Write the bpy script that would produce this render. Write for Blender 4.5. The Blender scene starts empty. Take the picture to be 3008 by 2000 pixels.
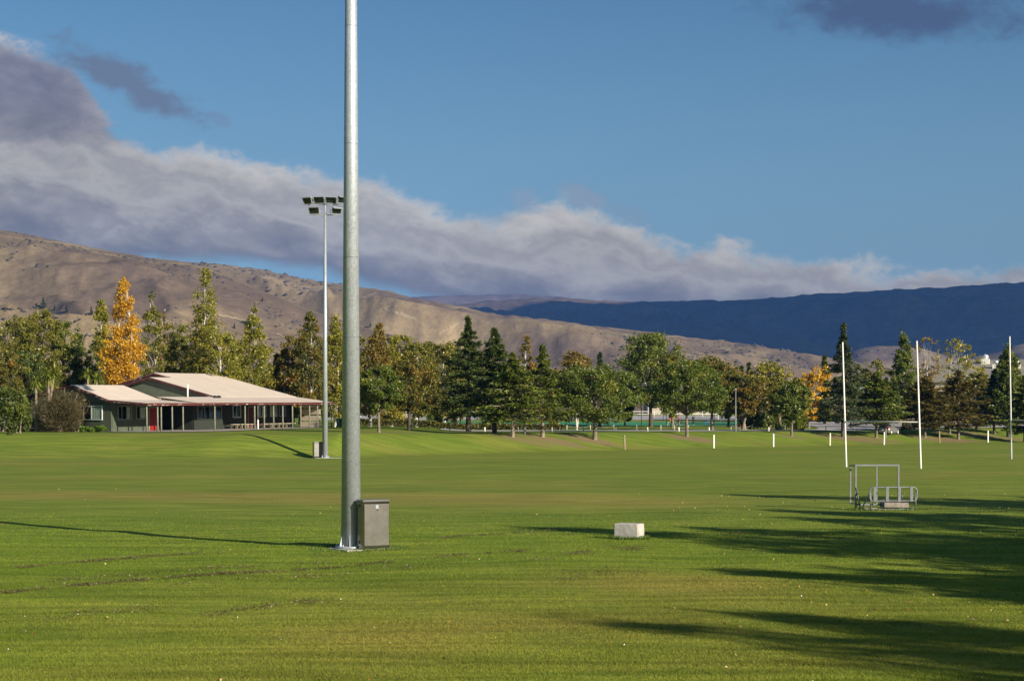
import bpy, bmesh, math, random
import numpy as np
from mathutils import Vector, Matrix
from mathutils.bvhtree import BVHTree

R = math.radians
rng = np.random.default_rng(7)
random.seed(7)
scene = bpy.context.scene
COL = scene.collection
F, HX, HY, CZ = 4900.0, 1504.0, 1236.0, 3.05     # photo focal length (px), principal column, horizon row, eye height
SUN_EL = 21.0
SUN_H = np.array([0.725, -0.688]); SUN_H /= np.linalg.norm(SUN_H)

# ------------------------------------------------------------------ noise
def _hash(ix, iy, seed):
    n = (ix * 374761393 + iy * 668265263 + seed * 974634777) & 0x7fffffff
    n = ((n ^ (n >> 13)) * 1274126177) & 0x7fffffff
    return ((n ^ (n >> 16)) & 0xffff) / 65535.0
def vnoise(x, y, seed=0):
    x = np.asarray(x, float); y = np.asarray(y, float)
    ix = np.floor(x).astype(np.int64); iy = np.floor(y).astype(np.int64)
    fx = x - ix; fy = y - iy
    fx = fx * fx * fx * (fx * (fx * 6 - 15) + 10); fy = fy * fy * fy * (fy * (fy * 6 - 15) + 10)
    a = _hash(ix, iy, seed); b = _hash(ix + 1, iy, seed); c = _hash(ix, iy + 1, seed); d = _hash(ix + 1, iy + 1, seed)
    return (a * (1 - fx) + b * fx) * (1 - fy) + (c * (1 - fx) + d * fx) * fy
def fbm(x, y, seed=0, octaves=5, gain=0.5):
    s = 0; a = 1; t = 0
    for o in range(octaves):
        s = s + a * vnoise(x * 2 ** o + 13.7 * o, y * 2 ** o + 7.1 * o, seed + o); t += a; a *= gain
    return s / t
def ridged(x, y, seed=0, octaves=5, gain=0.5):
    s = 0; a = 1; t = 0
    for o in range(octaves):
        n = 1 - np.abs(2 * vnoise(x * 2 ** o + 3.3 * o, y * 2 ** o + 9.1 * o, seed + o) - 1)
        s = s + a * n * n; t += a; a *= gain
    return s / t
def sstep(a, b, x):
    t = np.clip((x - a) / (b - a), 0, 1); return t * t * (3 - 2 * t)

# ------------------------------------------------------------------ ground height
FX = [-400, -80, -45, -31, -24, -15.5, -4, 12, 22.6, 31, 39.5, 47.6, 60, 68, 120, 600]
FY = [126, 129, 131, 133, 135, 138, 153, 175, 186, 195, 205, 212, 228, 236, 290, 800]
WX = [-400, -45, -31, -24, -15, 12, 60, 600]
WY = [18, 18, 16, 10, 10, 13, 15, 20]
def ground(X, Y):
    X = np.asarray(X, float); Y = np.asarray(Y, float)
    s = (Y - np.interp(X, FX, FY)) * np.where(X > -15, 0.72, 0.96) / np.interp(X, WX, WY)
    s = np.clip(s, 0, 1); p = s * s * (3 - 2 * s)
    p = 0.55 * p + 0.45 * np.sin(s * math.pi / 2) ** 1.3
    zl = np.interp(Y, [130, 150, 160, 185, 240, 300, 340, 400, 450, 600, 1500, 16000], [1.9, 1.92, 1.96, 2.28, 2.3, 2.6, 3.2, 4.4, 4.8, 5.2, 9, 20])
    zm = np.interp(Y, [130, 150, 205, 235, 290, 320, 340, 400, 450, 600, 1500, 16000], [1.75, 1.75, 1.75, 1.65, 2.2, 2.75, 3.2, 4.4, 4.8, 5.2, 9, 20])
    k = sstep(-15, -5, X)
    z = p * (zl * (1 - k) + zm * k)
    z = z + 1.35 * (1 - sstep(6.0, 16.0, Y))
    near = 1 - sstep(110, 150, Y)
    z = z + near * (0.16 * (fbm(X / 9.0, Y / 7.0, 3, 3) - 0.5) + 0.05 * (vnoise(X / 2.1, Y / 2.6, 9) - 0.5))
    return z
def G(x, y, lo=17.0, hi=520.0):
    """ground point seen at photo pixel (x, y)"""
    Y = np.concatenate([np.arange(lo, 120, 0.05), np.arange(120, hi, 0.1)])
    d = ground((x - HX) / F * Y, Y) - (CZ - (y - HY) / F * Y)
    i = np.nonzero(d >= 0)[0]
    i = i[0] if len(i) else len(Y) - 1
    Yv = float(Y[i]); Xv = (x - HX) / F * Yv
    return Vector((Xv, Yv, float(ground(Xv, Yv))))
def W(x, y, Y):
    return Vector(((x - HX) / F * Y, Y, CZ + (HY - y) / F * Y))
def on(x, Y):
    X = (x - HX) / F * Y
    return Vector((X, Y, float(ground(X, Y))))

# ------------------------------------------------------------------ materials
def new_mat(name):
    m = bpy.data.materials.new(name); m.use_nodes = True
    nt = m.node_tree; b = nt.nodes['Principled BSDF']
    return m, nt, b
def N(nt, t, **kw):
    n = nt.nodes.new(t)
    for k, v in kw.items():
        if k in n.inputs: n.inputs[k].default_value = v
        else: setattr(n, k, v)
    return n
def L(nt, a, b): nt.links.new(a, b)
def math_n(nt, op, a, b=None, c=None, clamp=False):
    n = nt.nodes.new('ShaderNodeMath'); n.operation = op; n.use_clamp = clamp
    for i, v in enumerate((a, b, c)):
        if v is None: continue
        if isinstance(v, (int, float)): n.inputs[i].default_value = v
        else: L(nt, v, n.inputs[i])
    return n.outputs[0]
def mix_c(nt, fac, a, b, blend='MIX'):
    n = nt.nodes.new('ShaderNodeMix'); n.data_type = 'RGBA'; n.blend_type = blend
    for s, v in ((n.inputs[0], fac), (n.inputs[6], a), (n.inputs[7], b)):
        if isinstance(v, (int, float)): s.default_value = v
        elif isinstance(v, tuple): s.default_value = (*v, 1) if len(v) == 3 else v
        else: L(nt, v, s)
    return n.outputs[2]
def ramp(nt, fac, stops):
    n = nt.nodes.new('ShaderNodeValToRGB'); e = n.color_ramp.elements
    while len(e) < len(stops): e.new(0.5)
    for el, (p, c) in zip(e, stops):
        el.position = p; el.color = (*c, 1) if len(c) == 3 else c
    L(nt, fac, n.inputs[0]); return n.outputs[0]
def smooth_n(nt, v, a, b):
    n = nt.nodes.new('ShaderNodeMapRange'); n.interpolation_type = 'SMOOTHSTEP'
    n.inputs[1].default_value = a; n.inputs[2].default_value = b
    L(nt, v, n.inputs[0]); return n.outputs[0]
def noise_n(nt, vec, scale, detail=4, rough=0.55, dist=0.0):
    n = nt.nodes.new('ShaderNodeTexNoise'); n.inputs['Scale'].default_value = scale
    n.inputs['Detail'].default_value = detail; n.inputs['Roughness'].default_value = rough
    n.inputs['Distortion'].default_value = dist
    if vec is not None: L(nt, vec, n.inputs['Vector'])
    return n.outputs['Fac']
def vmul(nt, vec, sc, rot=(0, 0, 0)):
    n = nt.nodes.new('ShaderNodeMapping'); n.inputs['Scale'].default_value = sc; n.inputs['Rotation'].default_value = rot
    L(nt, vec, n.inputs['Vector']); return n.outputs[0]
def bump(nt, b, h, strength=0.3, dist=0.02):
    n = nt.nodes.new('ShaderNodeBump'); n.inputs['Strength'].default_value = strength; n.inputs['Distance'].default_value = dist
    L(nt, h, n.inputs['Height']); L(nt, n.outputs[0], b.inputs['Normal'])

def mat_simple(name, col, rough=0.6, metal=0.0, var=0.18, scale=6.0, bumpy=0.15, spec=0.4):
    m, nt, b = new_mat(name)
    tc = N(nt, 'ShaderNodeTexCoord').outputs['Object']
    f = noise_n(nt, tc, scale, 5, 0.6)
    lo = tuple(c * (1 - var) for c in col); hi = tuple(min(1, c * (1 + var)) for c in col)
    L(nt, ramp(nt, f, [(0.3, lo), (0.7, hi)]), b.inputs['Base Color'])
    b.inputs['Roughness'].default_value = rough; b.inputs['Metallic'].default_value = metal
    b.inputs['Specular IOR Level'].default_value = spec
    if bumpy: bump(nt, b, noise_n(nt, tc, scale * 4, 4), bumpy, 0.01)
    return m

def mat_leaf(name, stops, trans=0.36):
    m, nt, b = new_mat(name)
    at = N(nt, 'ShaderNodeAttribute', attribute_name='tint').outputs['Fac']
    col = ramp(nt, at, stops)
    nt.nodes.remove(b)
    d = N(nt, 'ShaderNodeBsdfDiffuse'); t = N(nt, 'ShaderNodeBsdfTranslucent'); g = N(nt, 'ShaderNodeBsdfGlossy', Roughness=0.45)
    L(nt, col, d.inputs[0]); L(nt, col, t.inputs[0]); g.inputs[0].default_value = (0.9, 0.9, 0.85, 1)
    mx = N(nt, 'ShaderNodeMixShader'); mx.inputs[0].default_value = trans
    L(nt, d.outputs[0], mx.inputs[1]); L(nt, t.outputs[0], mx.inputs[2])
    m2 = N(nt, 'ShaderNodeMixShader'); m2.inputs[0].default_value = 0.03
    L(nt, mx.outputs[0], m2.inputs[1]); L(nt, g.outputs[0], m2.inputs[2])
    L(nt, m2.outputs[0], nt.nodes['Material Output'].inputs[0])
    return m

LEAF = {
 'olive':  mat_leaf('leaf_olive',  [(0, (0.08, 0.085, 0.012)), (0.45, (0.16, 0.158, 0.020)), (0.8, (0.25, 0.225, 0.03)), (1, (0.33, 0.27, 0.05))]),
 'green':  mat_leaf('leaf_green',  [(0, (0.045, 0.073, 0.0090)), (0.5, (0.110, 0.146, 0.0169)), (0.85, (0.195, 0.220, 0.0281)), (1, (0.325, 0.293, 0.0450))]),
 'yellowgreen': mat_leaf('leaf_yellow_green', [(0, (0.104, 0.111, 0.0108)), (0.5, (0.221, 0.215, 0.0180)), (0.85, (0.338, 0.286, 0.0270)), (1, (0.442, 0.325, 0.0450))]),
 'rusty':  mat_leaf('leaf_rusty',  [(0, (0.085, 0.075, 0.012)), (0.4, (0.185, 0.145, 0.020)), (0.75, (0.27, 0.175, 0.024)), (1, (0.34, 0.16, 0.03))]),
 'rustgreen': mat_leaf('leaf_rust_green', [(0, (0.055, 0.065, 0.010)), (0.45, (0.125, 0.128, 0.017)), (0.72, (0.19, 0.155, 0.02)), (1, (0.31, 0.13, 0.02))]),
 'gold':   mat_leaf('leaf_gold',   [(0, (0.27, 0.105, 0.006)), (0.4, (0.52, 0.285, 0.012)), (0.8, (0.66, 0.37, 0.016)), (1, (0.70, 0.45, 0.04))]),
 'cedar':  mat_leaf('leaf_cedar',  [(0, (0.036, 0.059, 0.0135)), (0.5, (0.077, 0.110, 0.0225)), (0.85, (0.139, 0.163, 0.0338)), (1, (0.260, 0.195, 0.0450))], 0.12),
 'cedarbright': mat_leaf('leaf_cedar_bright', [(0, (0.055, 0.078, 0.0108)), (0.5, (0.118, 0.149, 0.0194)), (0.85, (0.196, 0.218, 0.0302)), (1, (0.312, 0.187, 0.0432))], 0.12),
 'cedarblue': mat_leaf('leaf_cedar_blue', [(0, (0.037, 0.056, 0.0238)), (0.5, (0.078, 0.103, 0.0432)), (0.85, (0.156, 0.187, 0.0810)), (1, (0.250, 0.203, 0.0756))], 0.1),
 'cedarbrown': mat_leaf('leaf_cedar_brown', [(0, (0.053, 0.049, 0.0103)), (0.5, (0.120, 0.101, 0.0186)), (0.85, (0.194, 0.146, 0.0259)), (1, (0.299, 0.164, 0.0414))], 0.12),
 'dark':   mat_leaf('leaf_dark',   [(0, (0.028, 0.046, 0.0073)), (0.5, (0.078, 0.105, 0.0146)), (0.85, (0.167, 0.185, 0.0243)), (1, (0.263, 0.246, 0.0365))]),
 'twig':   mat_leaf('leaf_twiggy_brown', [(0, (0.030, 0.025, 0.010)), (0.5, (0.080, 0.064, 0.022)), (1, (0.15, 0.11, 0.04))], 0.1),
 'strap':  mat_leaf('leaf_strap',  [(0, (0.065, 0.098, 0.0108)), (0.5, (0.169, 0.208, 0.0225)), (1, (0.338, 0.338, 0.0450))]),
 'bush':   mat_leaf('leaf_bush',   [(0, (0.052, 0.098, 0.0108)), (0.5, (0.117, 0.195, 0.0180)), (1, (0.195, 0.260, 0.0360))]),
 'hedge':  mat_leaf('leaf_hedge',  [(0, (0.052, 0.055, 0.0090)), (0.5, (0.111, 0.104, 0.0162)), (1, (0.182, 0.156, 0.0270))]),
}
BARK_GREY = mat_simple('bark_grey', (0.16, 0.13, 0.10), 0.95, 0, 0.4, 3.0, 0.5)
BARK_DARK = mat_simple('bark_dark', (0.07, 0.055, 0.042), 0.95, 0, 0.4, 3.0, 0.5)
BARK_PALE = mat_simple('bark_pale', (0.44, 0.40, 0.33), 0.85, 0, 0.35, 2.2, 0.3)
BARK_TAN = mat_simple('bark_tan', (0.21, 0.165, 0.12), 0.95, 0, 0.35, 3.0, 0.4)

# ------------------------------------------------------------------ mesh helpers
def tag(o, label=None, cat=None, group=None, kind=None):
    if label: o['label'] = label
    if cat: o['category'] = cat
    if group: o['group'] = group
    if kind: o['kind'] = kind
    return o
def empty(name, loc, rz=0.0, label=None, cat=None, group=None):
    o = bpy.data.objects.new(name, None); COL.objects.link(o)
    o.location = loc; o.rotation_euler = (0, 0, rz); o.empty_display_size = 0.3
    return tag(o, label, cat, group)
def np_obj(name, verts, faces, mat, parent=None, loc=None, attrs=None, smooth=False):
    """verts (n,3); faces (m,k) array"""
    me = bpy.data.meshes.new(name)
    verts = np.ascontiguousarray(verts, np.float32); faces = np.ascontiguousarray(faces, np.int32)
    m, k = faces.shape
    me.vertices.add(len(verts)); me.vertices.foreach_set('co', verts.ravel())
    me.loops.add(m * k); me.loops.foreach_set('vertex_index', faces.ravel())
    me.polygons.add(m); me.polygons.foreach_set('loop_start', np.arange(0, m * k, k, dtype=np.int32))
    for nme, dom, arr in (attrs or []):
        a = me.attributes.new(nme, 'FLOAT', dom); a.data.foreach_set('value', np.ascontiguousarray(arr, np.float32))
    if smooth: me.polygons.foreach_set('use_smooth', np.ones(m, bool))
    me.update(calc_edges=True); me.validate()
    me.materials.append(mat)
    o = bpy.data.objects.new(name, me); COL.objects.link(o)
    if parent: o.parent = parent
    if loc is not None: o.location = loc
    return o

class MB:
    """collects shapes, links them as ONE mesh object"""
    def __init__(s): s.v = []; s.f = []; s.sm = []
    def add(s, vs, fs, smooth=False):
        b = len(s.v); s.v += [tuple(v) for v in vs]; s.f += [tuple(b + i for i in f) for f in fs]; s.sm += [smooth] * len(fs); return s
    def box(s, c, d, rot=None):
        hx, hy, hz = d[0] / 2, d[1] / 2, d[2] / 2
        vs = [Vector((x, y, z)) for x in (-hx, hx) for y in (-hy, hy) for z in (-hz, hz)]
        if rot is not None: vs = [rot @ v for v in vs]
        vs = [v + Vector(c) for v in vs]
        return s.add(vs, [(0, 1, 3, 2), (4, 6, 7, 5), (0, 4, 5, 1), (2, 3, 7, 6), (0, 2, 6, 4), (1, 5, 7, 3)])
    def bbox(s, c, d, r=0.02, rot=None):
        """box with chamfered edges"""
        bm = bmesh.new(); bmesh.ops.create_cube(bm, size=1.0)
        for v in bm.verts: v.co = Vector((v.co.x * d[0], v.co.y * d[1], v.co.z * d[2]))
        bmesh.ops.bevel(bm, geom=bm.edges[:], offset=r, segments=2, affect='EDGES', profile=0.5)
        bm.verts.ensure_lookup_table()
        vs = [v.co.copy() for v in bm.verts]
        if rot is not None: vs = [rot @ v for v in vs]
        vs = [v + Vector(c) for v in vs]; fs = [tuple(v.index for v in f.verts) for f in bm.faces]; bm.free()
        return s.add(vs, fs)
    def tube(s, pts, r, n=8, cap=True, smooth=True):
        pts = [Vector(p) for p in pts]
        rs = r if isinstance(r, (list, tuple)) else [r] * len(pts)
        vs = []; up = None
        for i, p in enumerate(pts):
            t = (pts[min(i + 1, len(pts) - 1)] - pts[max(i - 1, 0)]).normalized()
            if up is None: up = Vector((0, 0, 1)) if abs(t.z) < 0.9 else Vector((1, 0, 0))
            a = t.cross(up)
            if a.length < 1e-4: a = t.orthogonal()
            a.normalize(); b = a.cross(t).normalized(); up = b
            for k in range(n):
                q = 2 * math.pi * k / n
                vs.append(p + (a * math.cos(q) + b * math.sin(q)) * rs[i])
        m = len(pts); fs = []
        for i in range(m - 1):
            for k in range(n):
                k2 = (k + 1) % n
                fs.append((i * n + k, i * n + k2, (i + 1) * n + k2, (i + 1) * n + k))
        s.add(vs, fs, smooth)
        if cap:
            b = len(s.v) - len(vs)
            s.f += [tuple(b + k for k in reversed(range(n))), tuple(b + (m - 1) * n + k for k in range(n))]; s.sm += [False, False]
        return s
    def lathe(s, prof, n=24, c=(0, 0, 0), smooth=True):
        vs = []; c = Vector(c)
        for r, z in prof:
            for k in range(n):
                q = 2 * math.pi * k / n; vs.append(c + Vector((r * math.cos(q), r * math.sin(q), z)))
        fs = []
        for i in range(len(prof) - 1):
            for k in range(n):
                k2 = (k + 1) % n; fs.append((i * n + k, i * n + k2, (i + 1) * n + k2, (i + 1) * n + k))
        s.add(vs, fs, smooth); b = len(s.v) - len(vs)
        if prof[0][0] > 1e-3: s.f.append(tuple(b + k for k in reversed(range(n)))); s.sm.append(False)
        if prof[-1][0] > 1e-3: s.f.append(tuple(b + (len(prof) - 1) * n + k for k in range(n))); s.sm.append(False)
        return s
    def poly(s, pts, thick, nrm=None):
        """flat polygon given thickness along -normal"""
        pts = [Vector(p) for p in pts]; n = len(pts)
        if nrm is None: nrm = (pts[1] - pts[0]).cross(pts[2] - pts[0]).normalized()
        lo = [p - nrm * thick for p in pts]
        fs = [tuple(range(n)), tuple(reversed(range(n, 2 * n)))] + [(i, n + i, n + (i + 1) % n, (i + 1) % n) for i in range(n)]
        return s.add(pts + lo, fs)
    def build(s, name, mat, parent=None, loc=None, rz=None):
        me = bpy.data.meshes.new(name); me.from_pydata([tuple(v) for v in s.v], [], s.f)
        me.polygons.foreach_set('use_smooth', s.sm); me.materials.append(mat)
        bm = bmesh.new(); bm.from_mesh(me); bmesh.ops.recalc_face_normals(bm, faces=bm.faces); bm.to_mesh(me); bm.free()
        o = bpy.data.objects.new(name, me); COL.objects.link(o)
        if parent: o.parent = parent
        if loc is not None: o.location = loc
        if rz is not None: o.rotation_euler = (0, 0, rz)
        return o
def copy_tree(o, parent=None):
    c = o.copy(); COL.objects.link(c); c.parent = parent
    for ch in list(o.children): copy_tree(ch, c)
    return c

# ------------------------------------------------------------------ foliage
def unit(n):
    v = rng.normal(size=(n, 3)); return v / np.linalg.norm(v, axis=1, keepdims=True)
def quads(c, a, b):
    """leaf quads (diamond shaped) from centre and half axes"""
    n = len(c)
    v = np.empty((n, 4, 3)); v[:, 0] = c - a; v[:, 1] = c + b * 0.9 - a * 0.1; v[:, 2] = c + a; v[:, 3] = c - b * 0.9 - a * 0.1
    return v.reshape(-1, 3), np.arange(n * 4).reshape(-1, 4)
def leaf_cloud(c, size, flat=0.0, aspect=0.6):
    n = len(c); a = unit(n); q = unit(n)
    if flat: a[:, 2] *= (1 - flat); a /= np.linalg.norm(a, axis=1, keepdims=True)
    b = np.cross(a, q); b /= np.linalg.norm(b, axis=1, keepdims=True) + 1e-9
    s = size * rng.uniform(0.6, 1.35, (n, 1))
    return quads(c, a * s, b * s * aspect)
PROF = {
 'oak':    lambda t: np.sqrt(np.clip(1 - (np.abs(t - 0.42) / 0.6) ** 2.2, 0, 1)),
 'round':  lambda t: np.sqrt(np.clip(1 - (np.abs(t - 0.5) / 0.52) ** 2.0, 0, 1)),
 'cone':   lambda t: np.clip((1 - t) ** 0.75 * np.minimum(1, (t + 0.06) * 5), 0, 1),
 'birch':  lambda t: np.clip((1 - t) ** 0.7 * (0.6 + 0.9 * np.minimum(t, 0.3) / 0.3 * 0.5) * np.minimum(1, (t + 0.1) * 5), 0.02, 1),
 'column': lambda t: np.clip(np.minimum(1, (1 - t) * 1.8) ** 0.8 * np.minimum(1, (t + 0.12) * 4), 0.02, 1),
 'fan':    lambda t: np.clip((0.3 + 0.75 * t) * np.minimum(1, (1 - t) * 4) ** 0.6, 0.02, 1),
}
def broadleaf(name, loc, h, w, leaf, bark, label, group=None, prof='oak', trunk=0.2, clumps=60, leaves=60, lsize=0.2, tr=None, spread=1.0,
              lean=(0, 0), cat='tree', droop=0.0, limb=0.022, tintshift=0.0, multi=1):
    root = empty(name, loc, 0, label, cat, group)
    w *= 1.13; leaves = int(leaves * 1.8); clumps = int(clumps * 1.6); lsize *= 0.78; Rw = w / 2; z0 = h * trunk; ch = h - z0; tr = tr or max(0.09, h * 0.02)
    P = PROF[prof]
    t = rng.beta(1.15, 1.25, clumps) if prof != 'birch' else rng.beta(1.0, 1.35, clumps)
    t[:2] = [0.97, 0.93]
    ang = rng.uniform(0, 2 * math.pi, clumps); rr = np.sqrt(rng.uniform(0.12, 1.0, clumps)) * Rw * P(t) * rng.uniform(0.72, 1.13, clumps)
    rc = 0.5 * (0.11 * w + 0.055 * ch) * rng.uniform(0.65, 1.3, clumps) * spread * (0.5 + 0.6 * P(t))
    zc = z0 + t * ch - rc * 0.35 * (t > 0.85)
    cx = np.cos(ang) * rr + lean[0] * (zc / h) ** 1.3; cy = np.sin(ang) * rr + lean[1] * (zc / h) ** 1.3
    cen = np.stack([cx, cy, zc], 1)
    cnt = np.maximum(12, (leaves * (rc / rc.mean()) ** 1.6)).astype(int)
    idx = np.repeat(np.arange(clumps), cnt)
    off = unit(len(idx)) * (rng.uniform(0, 1, (len(idx), 1)) ** 0.5) * rc[idx][:, None] * np.array([1.15, 1.15, 0.85])
    off[:, 2] -= droop * rng.uniform(0, 1, len(idx)) * rc[idx] * 2.2
    pts = cen[idx] + off
    pts[:, 2] = np.maximum(pts[:, 2], min(0.4, z0 * 0.5))
    # loose sprays on the outline
    ns = max(10, clumps // 3); st = rng.uniform(0.1, 1, ns); sa = rng.uniform(0, 2 * math.pi, ns)
    sr = Rw * P(st) * rng.uniform(0.95, 1.22, ns)
    sc = np.stack([np.cos(sa) * sr + lean[0] * st ** 1.3, np.sin(sa) * sr + lean[1] * st ** 1.3, z0 + st * ch], 1)
    si = np.repeat(np.arange(ns), 14)
    pts = np.concatenate([pts, sc[si] + rng.normal(size=(len(si), 3)) * lsize * np.array([1.5, 1.5, 1.7])])
    ct = np.concatenate([rng.normal(0.5, 0.16, clumps)[idx], rng.normal(0.5, 0.15, ns)[si]])
    tint = np.clip(ct + rng.normal(0, 0.17, len(pts)) + tintshift, 0, 1)
    v, f = leaf_cloud(pts, lsize, 0.15)
    np_obj('crown', v, f, LEAF[leaf], root, attrs=[('tint', 'FACE', tint)])
    mb = MB()
    top = Vector((lean[0] * 0.8, lean[1] * 0.8, h * 0.9))
    stems = []
    for k in range(multi):
        j = Vector((rng.normal() * 0.02 * h, rng.normal() * 0.02 * h, 0)); o0 = Vector((rng.normal() * tr, rng.normal() * tr, 0)) * (multi > 1)
        if multi > 1: j += Vector((math.cos(k * 2.4), math.sin(k * 2.4), 0)) * w * 0.16
        pl = [o0 + Vector((0, 0, -0.3)), o0 + Vector((0, 0, 0.0)), o0 + j * 0.2 + Vector((0, 0, h * 0.14)), j * 0.5 + Vector((lean[0] * 0.25, lean[1] * 0.25, h * 0.35)),
              j * 0.8 + Vector((lean[0] * 0.5, lean[1] * 0.5, h * 0.62)), top * (1 - 0.18 * (k > 0)) + j * 0.35]
        if prof in ('oak', 'round', 'fan'): pl[-1].z = h * 0.8
        mb.tube(pl, [tr * 1.5, tr * 1.25, tr * 0.95, tr * 0.75, tr * 0.45, 0.02], 8)
        stems.append(pl)
    for i in range(0, clumps):
        pl = stems[i % multi]
        zs = max(z0 * 0.85, zc[i] - 0.55 * rr[i] - 0.05 * h)
        zs = min(zs, pl[-1].z * 0.97)
        k = 0
        for k in range(1, len(pl) - 1):
            if pl[k + 1].z > zs: break
        q = (zs - pl[k].z) / max(1e-3, pl[k + 1].z - pl[k].z); s0 = pl[k].lerp(pl[k + 1], min(1, max(0, q)))
        e = Vector(cen[i]); mid = s0.lerp(e, 0.5) + Vector((0, 0, 0.12 * (e - s0).length))
        rl = limb * h * (0.11 if bark is BARK_PALE else 0.2) * (0.6 + 0.6 * rng.random())
        mb.tube([s0, mid, e], [rl, rl * 0.6, rl * 0.15], 5, cap=False)
    mb.build('trunk', bark, root)
    return root

def conifer(name, loc, h, w, leaf, bark, label, group=None, trunk=0.12, levels=19, per=6, fol=46, lsize=0.17, shape=1.0, droop=0.12, gap=0.0,
            tr=None, upturn=0.1, cat='tree', lower=0.7, tops=1):
    root = empty(name, loc, 0, label, cat, group)
    tr = tr or max(0.12, h * 0.019); w *= 1.28; Rw = w / 2; fol = int(fol * 2.6); lsize *= 0.9; per += 1
    mb = MB()
    mb.tube([(0, 0, -0.3), (0, 0, 0), (0.02 * h * rng.normal() * 0.3, 0, h * 0.3), (0, 0.01 * h * rng.normal(), h * 0.7), (0, 0, h * 0.985)],
            [tr * 1.5, tr * 1.25, tr * 0.9, tr * 0.45, 0.02], 8)
    C = []; A = []; B = []; T = []
    for i in range(levels):
        t = i / (levels - 1); z = h * (trunk + (0.965 - trunk) * t ** 0.92)
        Lr = Rw * (max(0.05, (1 - t)) ** shape) * (lower + (1 - lower) * min(1, t * 6)) if t < 0.97 else Rw * 0.06
        nb = per if t < 0.8 else max(4, per - 1)
        ph = rng.uniform(0, 6.28)
        for k in range(nb):
            if rng.random() < gap: continue
            a = ph + 2 * math.pi * k / nb + rng.normal() * 0.25
            ln = max(0.25, Lr * rng.uniform(0.42, 1.3)); d = np.array([math.cos(a), math.sin(a), 0.0]); sd = np.array([-d[1], d[0], 0.0])
            zb = z + rng.normal() * h * 0.012
            rise = 0.25 * t + rng.normal() * 0.06
            def bp(s): return d * (ln * s)[:, None] + np.array([0, 0, zb]) + np.array([0, 0, 1.0]) * ((rise * ln * s) - droop * ln * s ** 1.6 + upturn * ln * np.maximum(0, s - 0.7) ** 1.2)[:, None]
            n = max(8, int(fol * (0.35 + 0.65 * ln / Rw))); s = rng.uniform(0.12, 1.03, n) ** 0.75
            p = bp(s); wd = 0.30 * ln * np.sin(np.clip(s, 0, 1) * math.pi * 0.93 + 0.12) + 0.05
            o = rng.uniform(-1, 1, n); p = p + sd * (o * wd)[:, None]; p[:, 2] += -np.abs(o) * wd * 0.25 + rng.normal(0, 0.05 + 0.012 * h * 0.4, n)
            ax = d[None, :] * rng.uniform(0.4, 1.0, (n, 1)) + sd[None, :] * (o * 0.9)[:, None]; ax[:, 2] += rng.normal(-0.08, 0.22, n)
            ax /= np.linalg.norm(ax, axis=1, keepdims=True)
            nb_ = np.cross(ax, np.array([0, 0, 1.0]) + rng.normal(0, 0.45, (n, 3))); nb_ /= np.linalg.norm(nb_, axis=1, keepdims=True) + 1e-9
            sz = lsize * rng.uniform(0.6, 1.4, (n, 1))
            C.append(p); A.append(ax * sz * 1.35); B.append(nb_ * sz * 0.55); T.append(np.clip(rng.normal(0.42, 0.14) + rng.normal(0, 0.14, n) + 0.18 * (s - 0.5), 0, 1))
            e = bp(np.array([0.0, 0.5, 0.95]))
            mb.tube(e, [0.018 * ln + 0.012, 0.010 * ln + 0.008, 0.006], 4, cap=False)
    # leader
    n = 60; zt = rng.uniform(0.9, 1.0, n) * h; p = np.stack([rng.normal(0, 0.012 * h, n) * (1.02 - zt / h) * 12, rng.normal(0, 0.012 * h, n) * (1.02 - zt / h) * 12, zt], 1)
    ax = unit(n); ax[:, 2] = np.abs(ax[:, 2]) + 0.5; ax /= np.linalg.norm(ax, axis=1, keepdims=True); b = np.cross(ax, unit(n))
    C.append(p); A.append(ax * lsize); B.append(b * lsize * 0.45); T.append(np.clip(rng.normal(0.5, 0.15, n), 0, 1))
    v, f = quads(np.concatenate(C), np.concatenate(A), np.concatenate(B))
    np_obj('crown', v, f, LEAF[leaf], root, attrs=[('tint', 'FACE', np.concatenate(T))])
    mb.build('trunk', bark, root)
    return root

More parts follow.
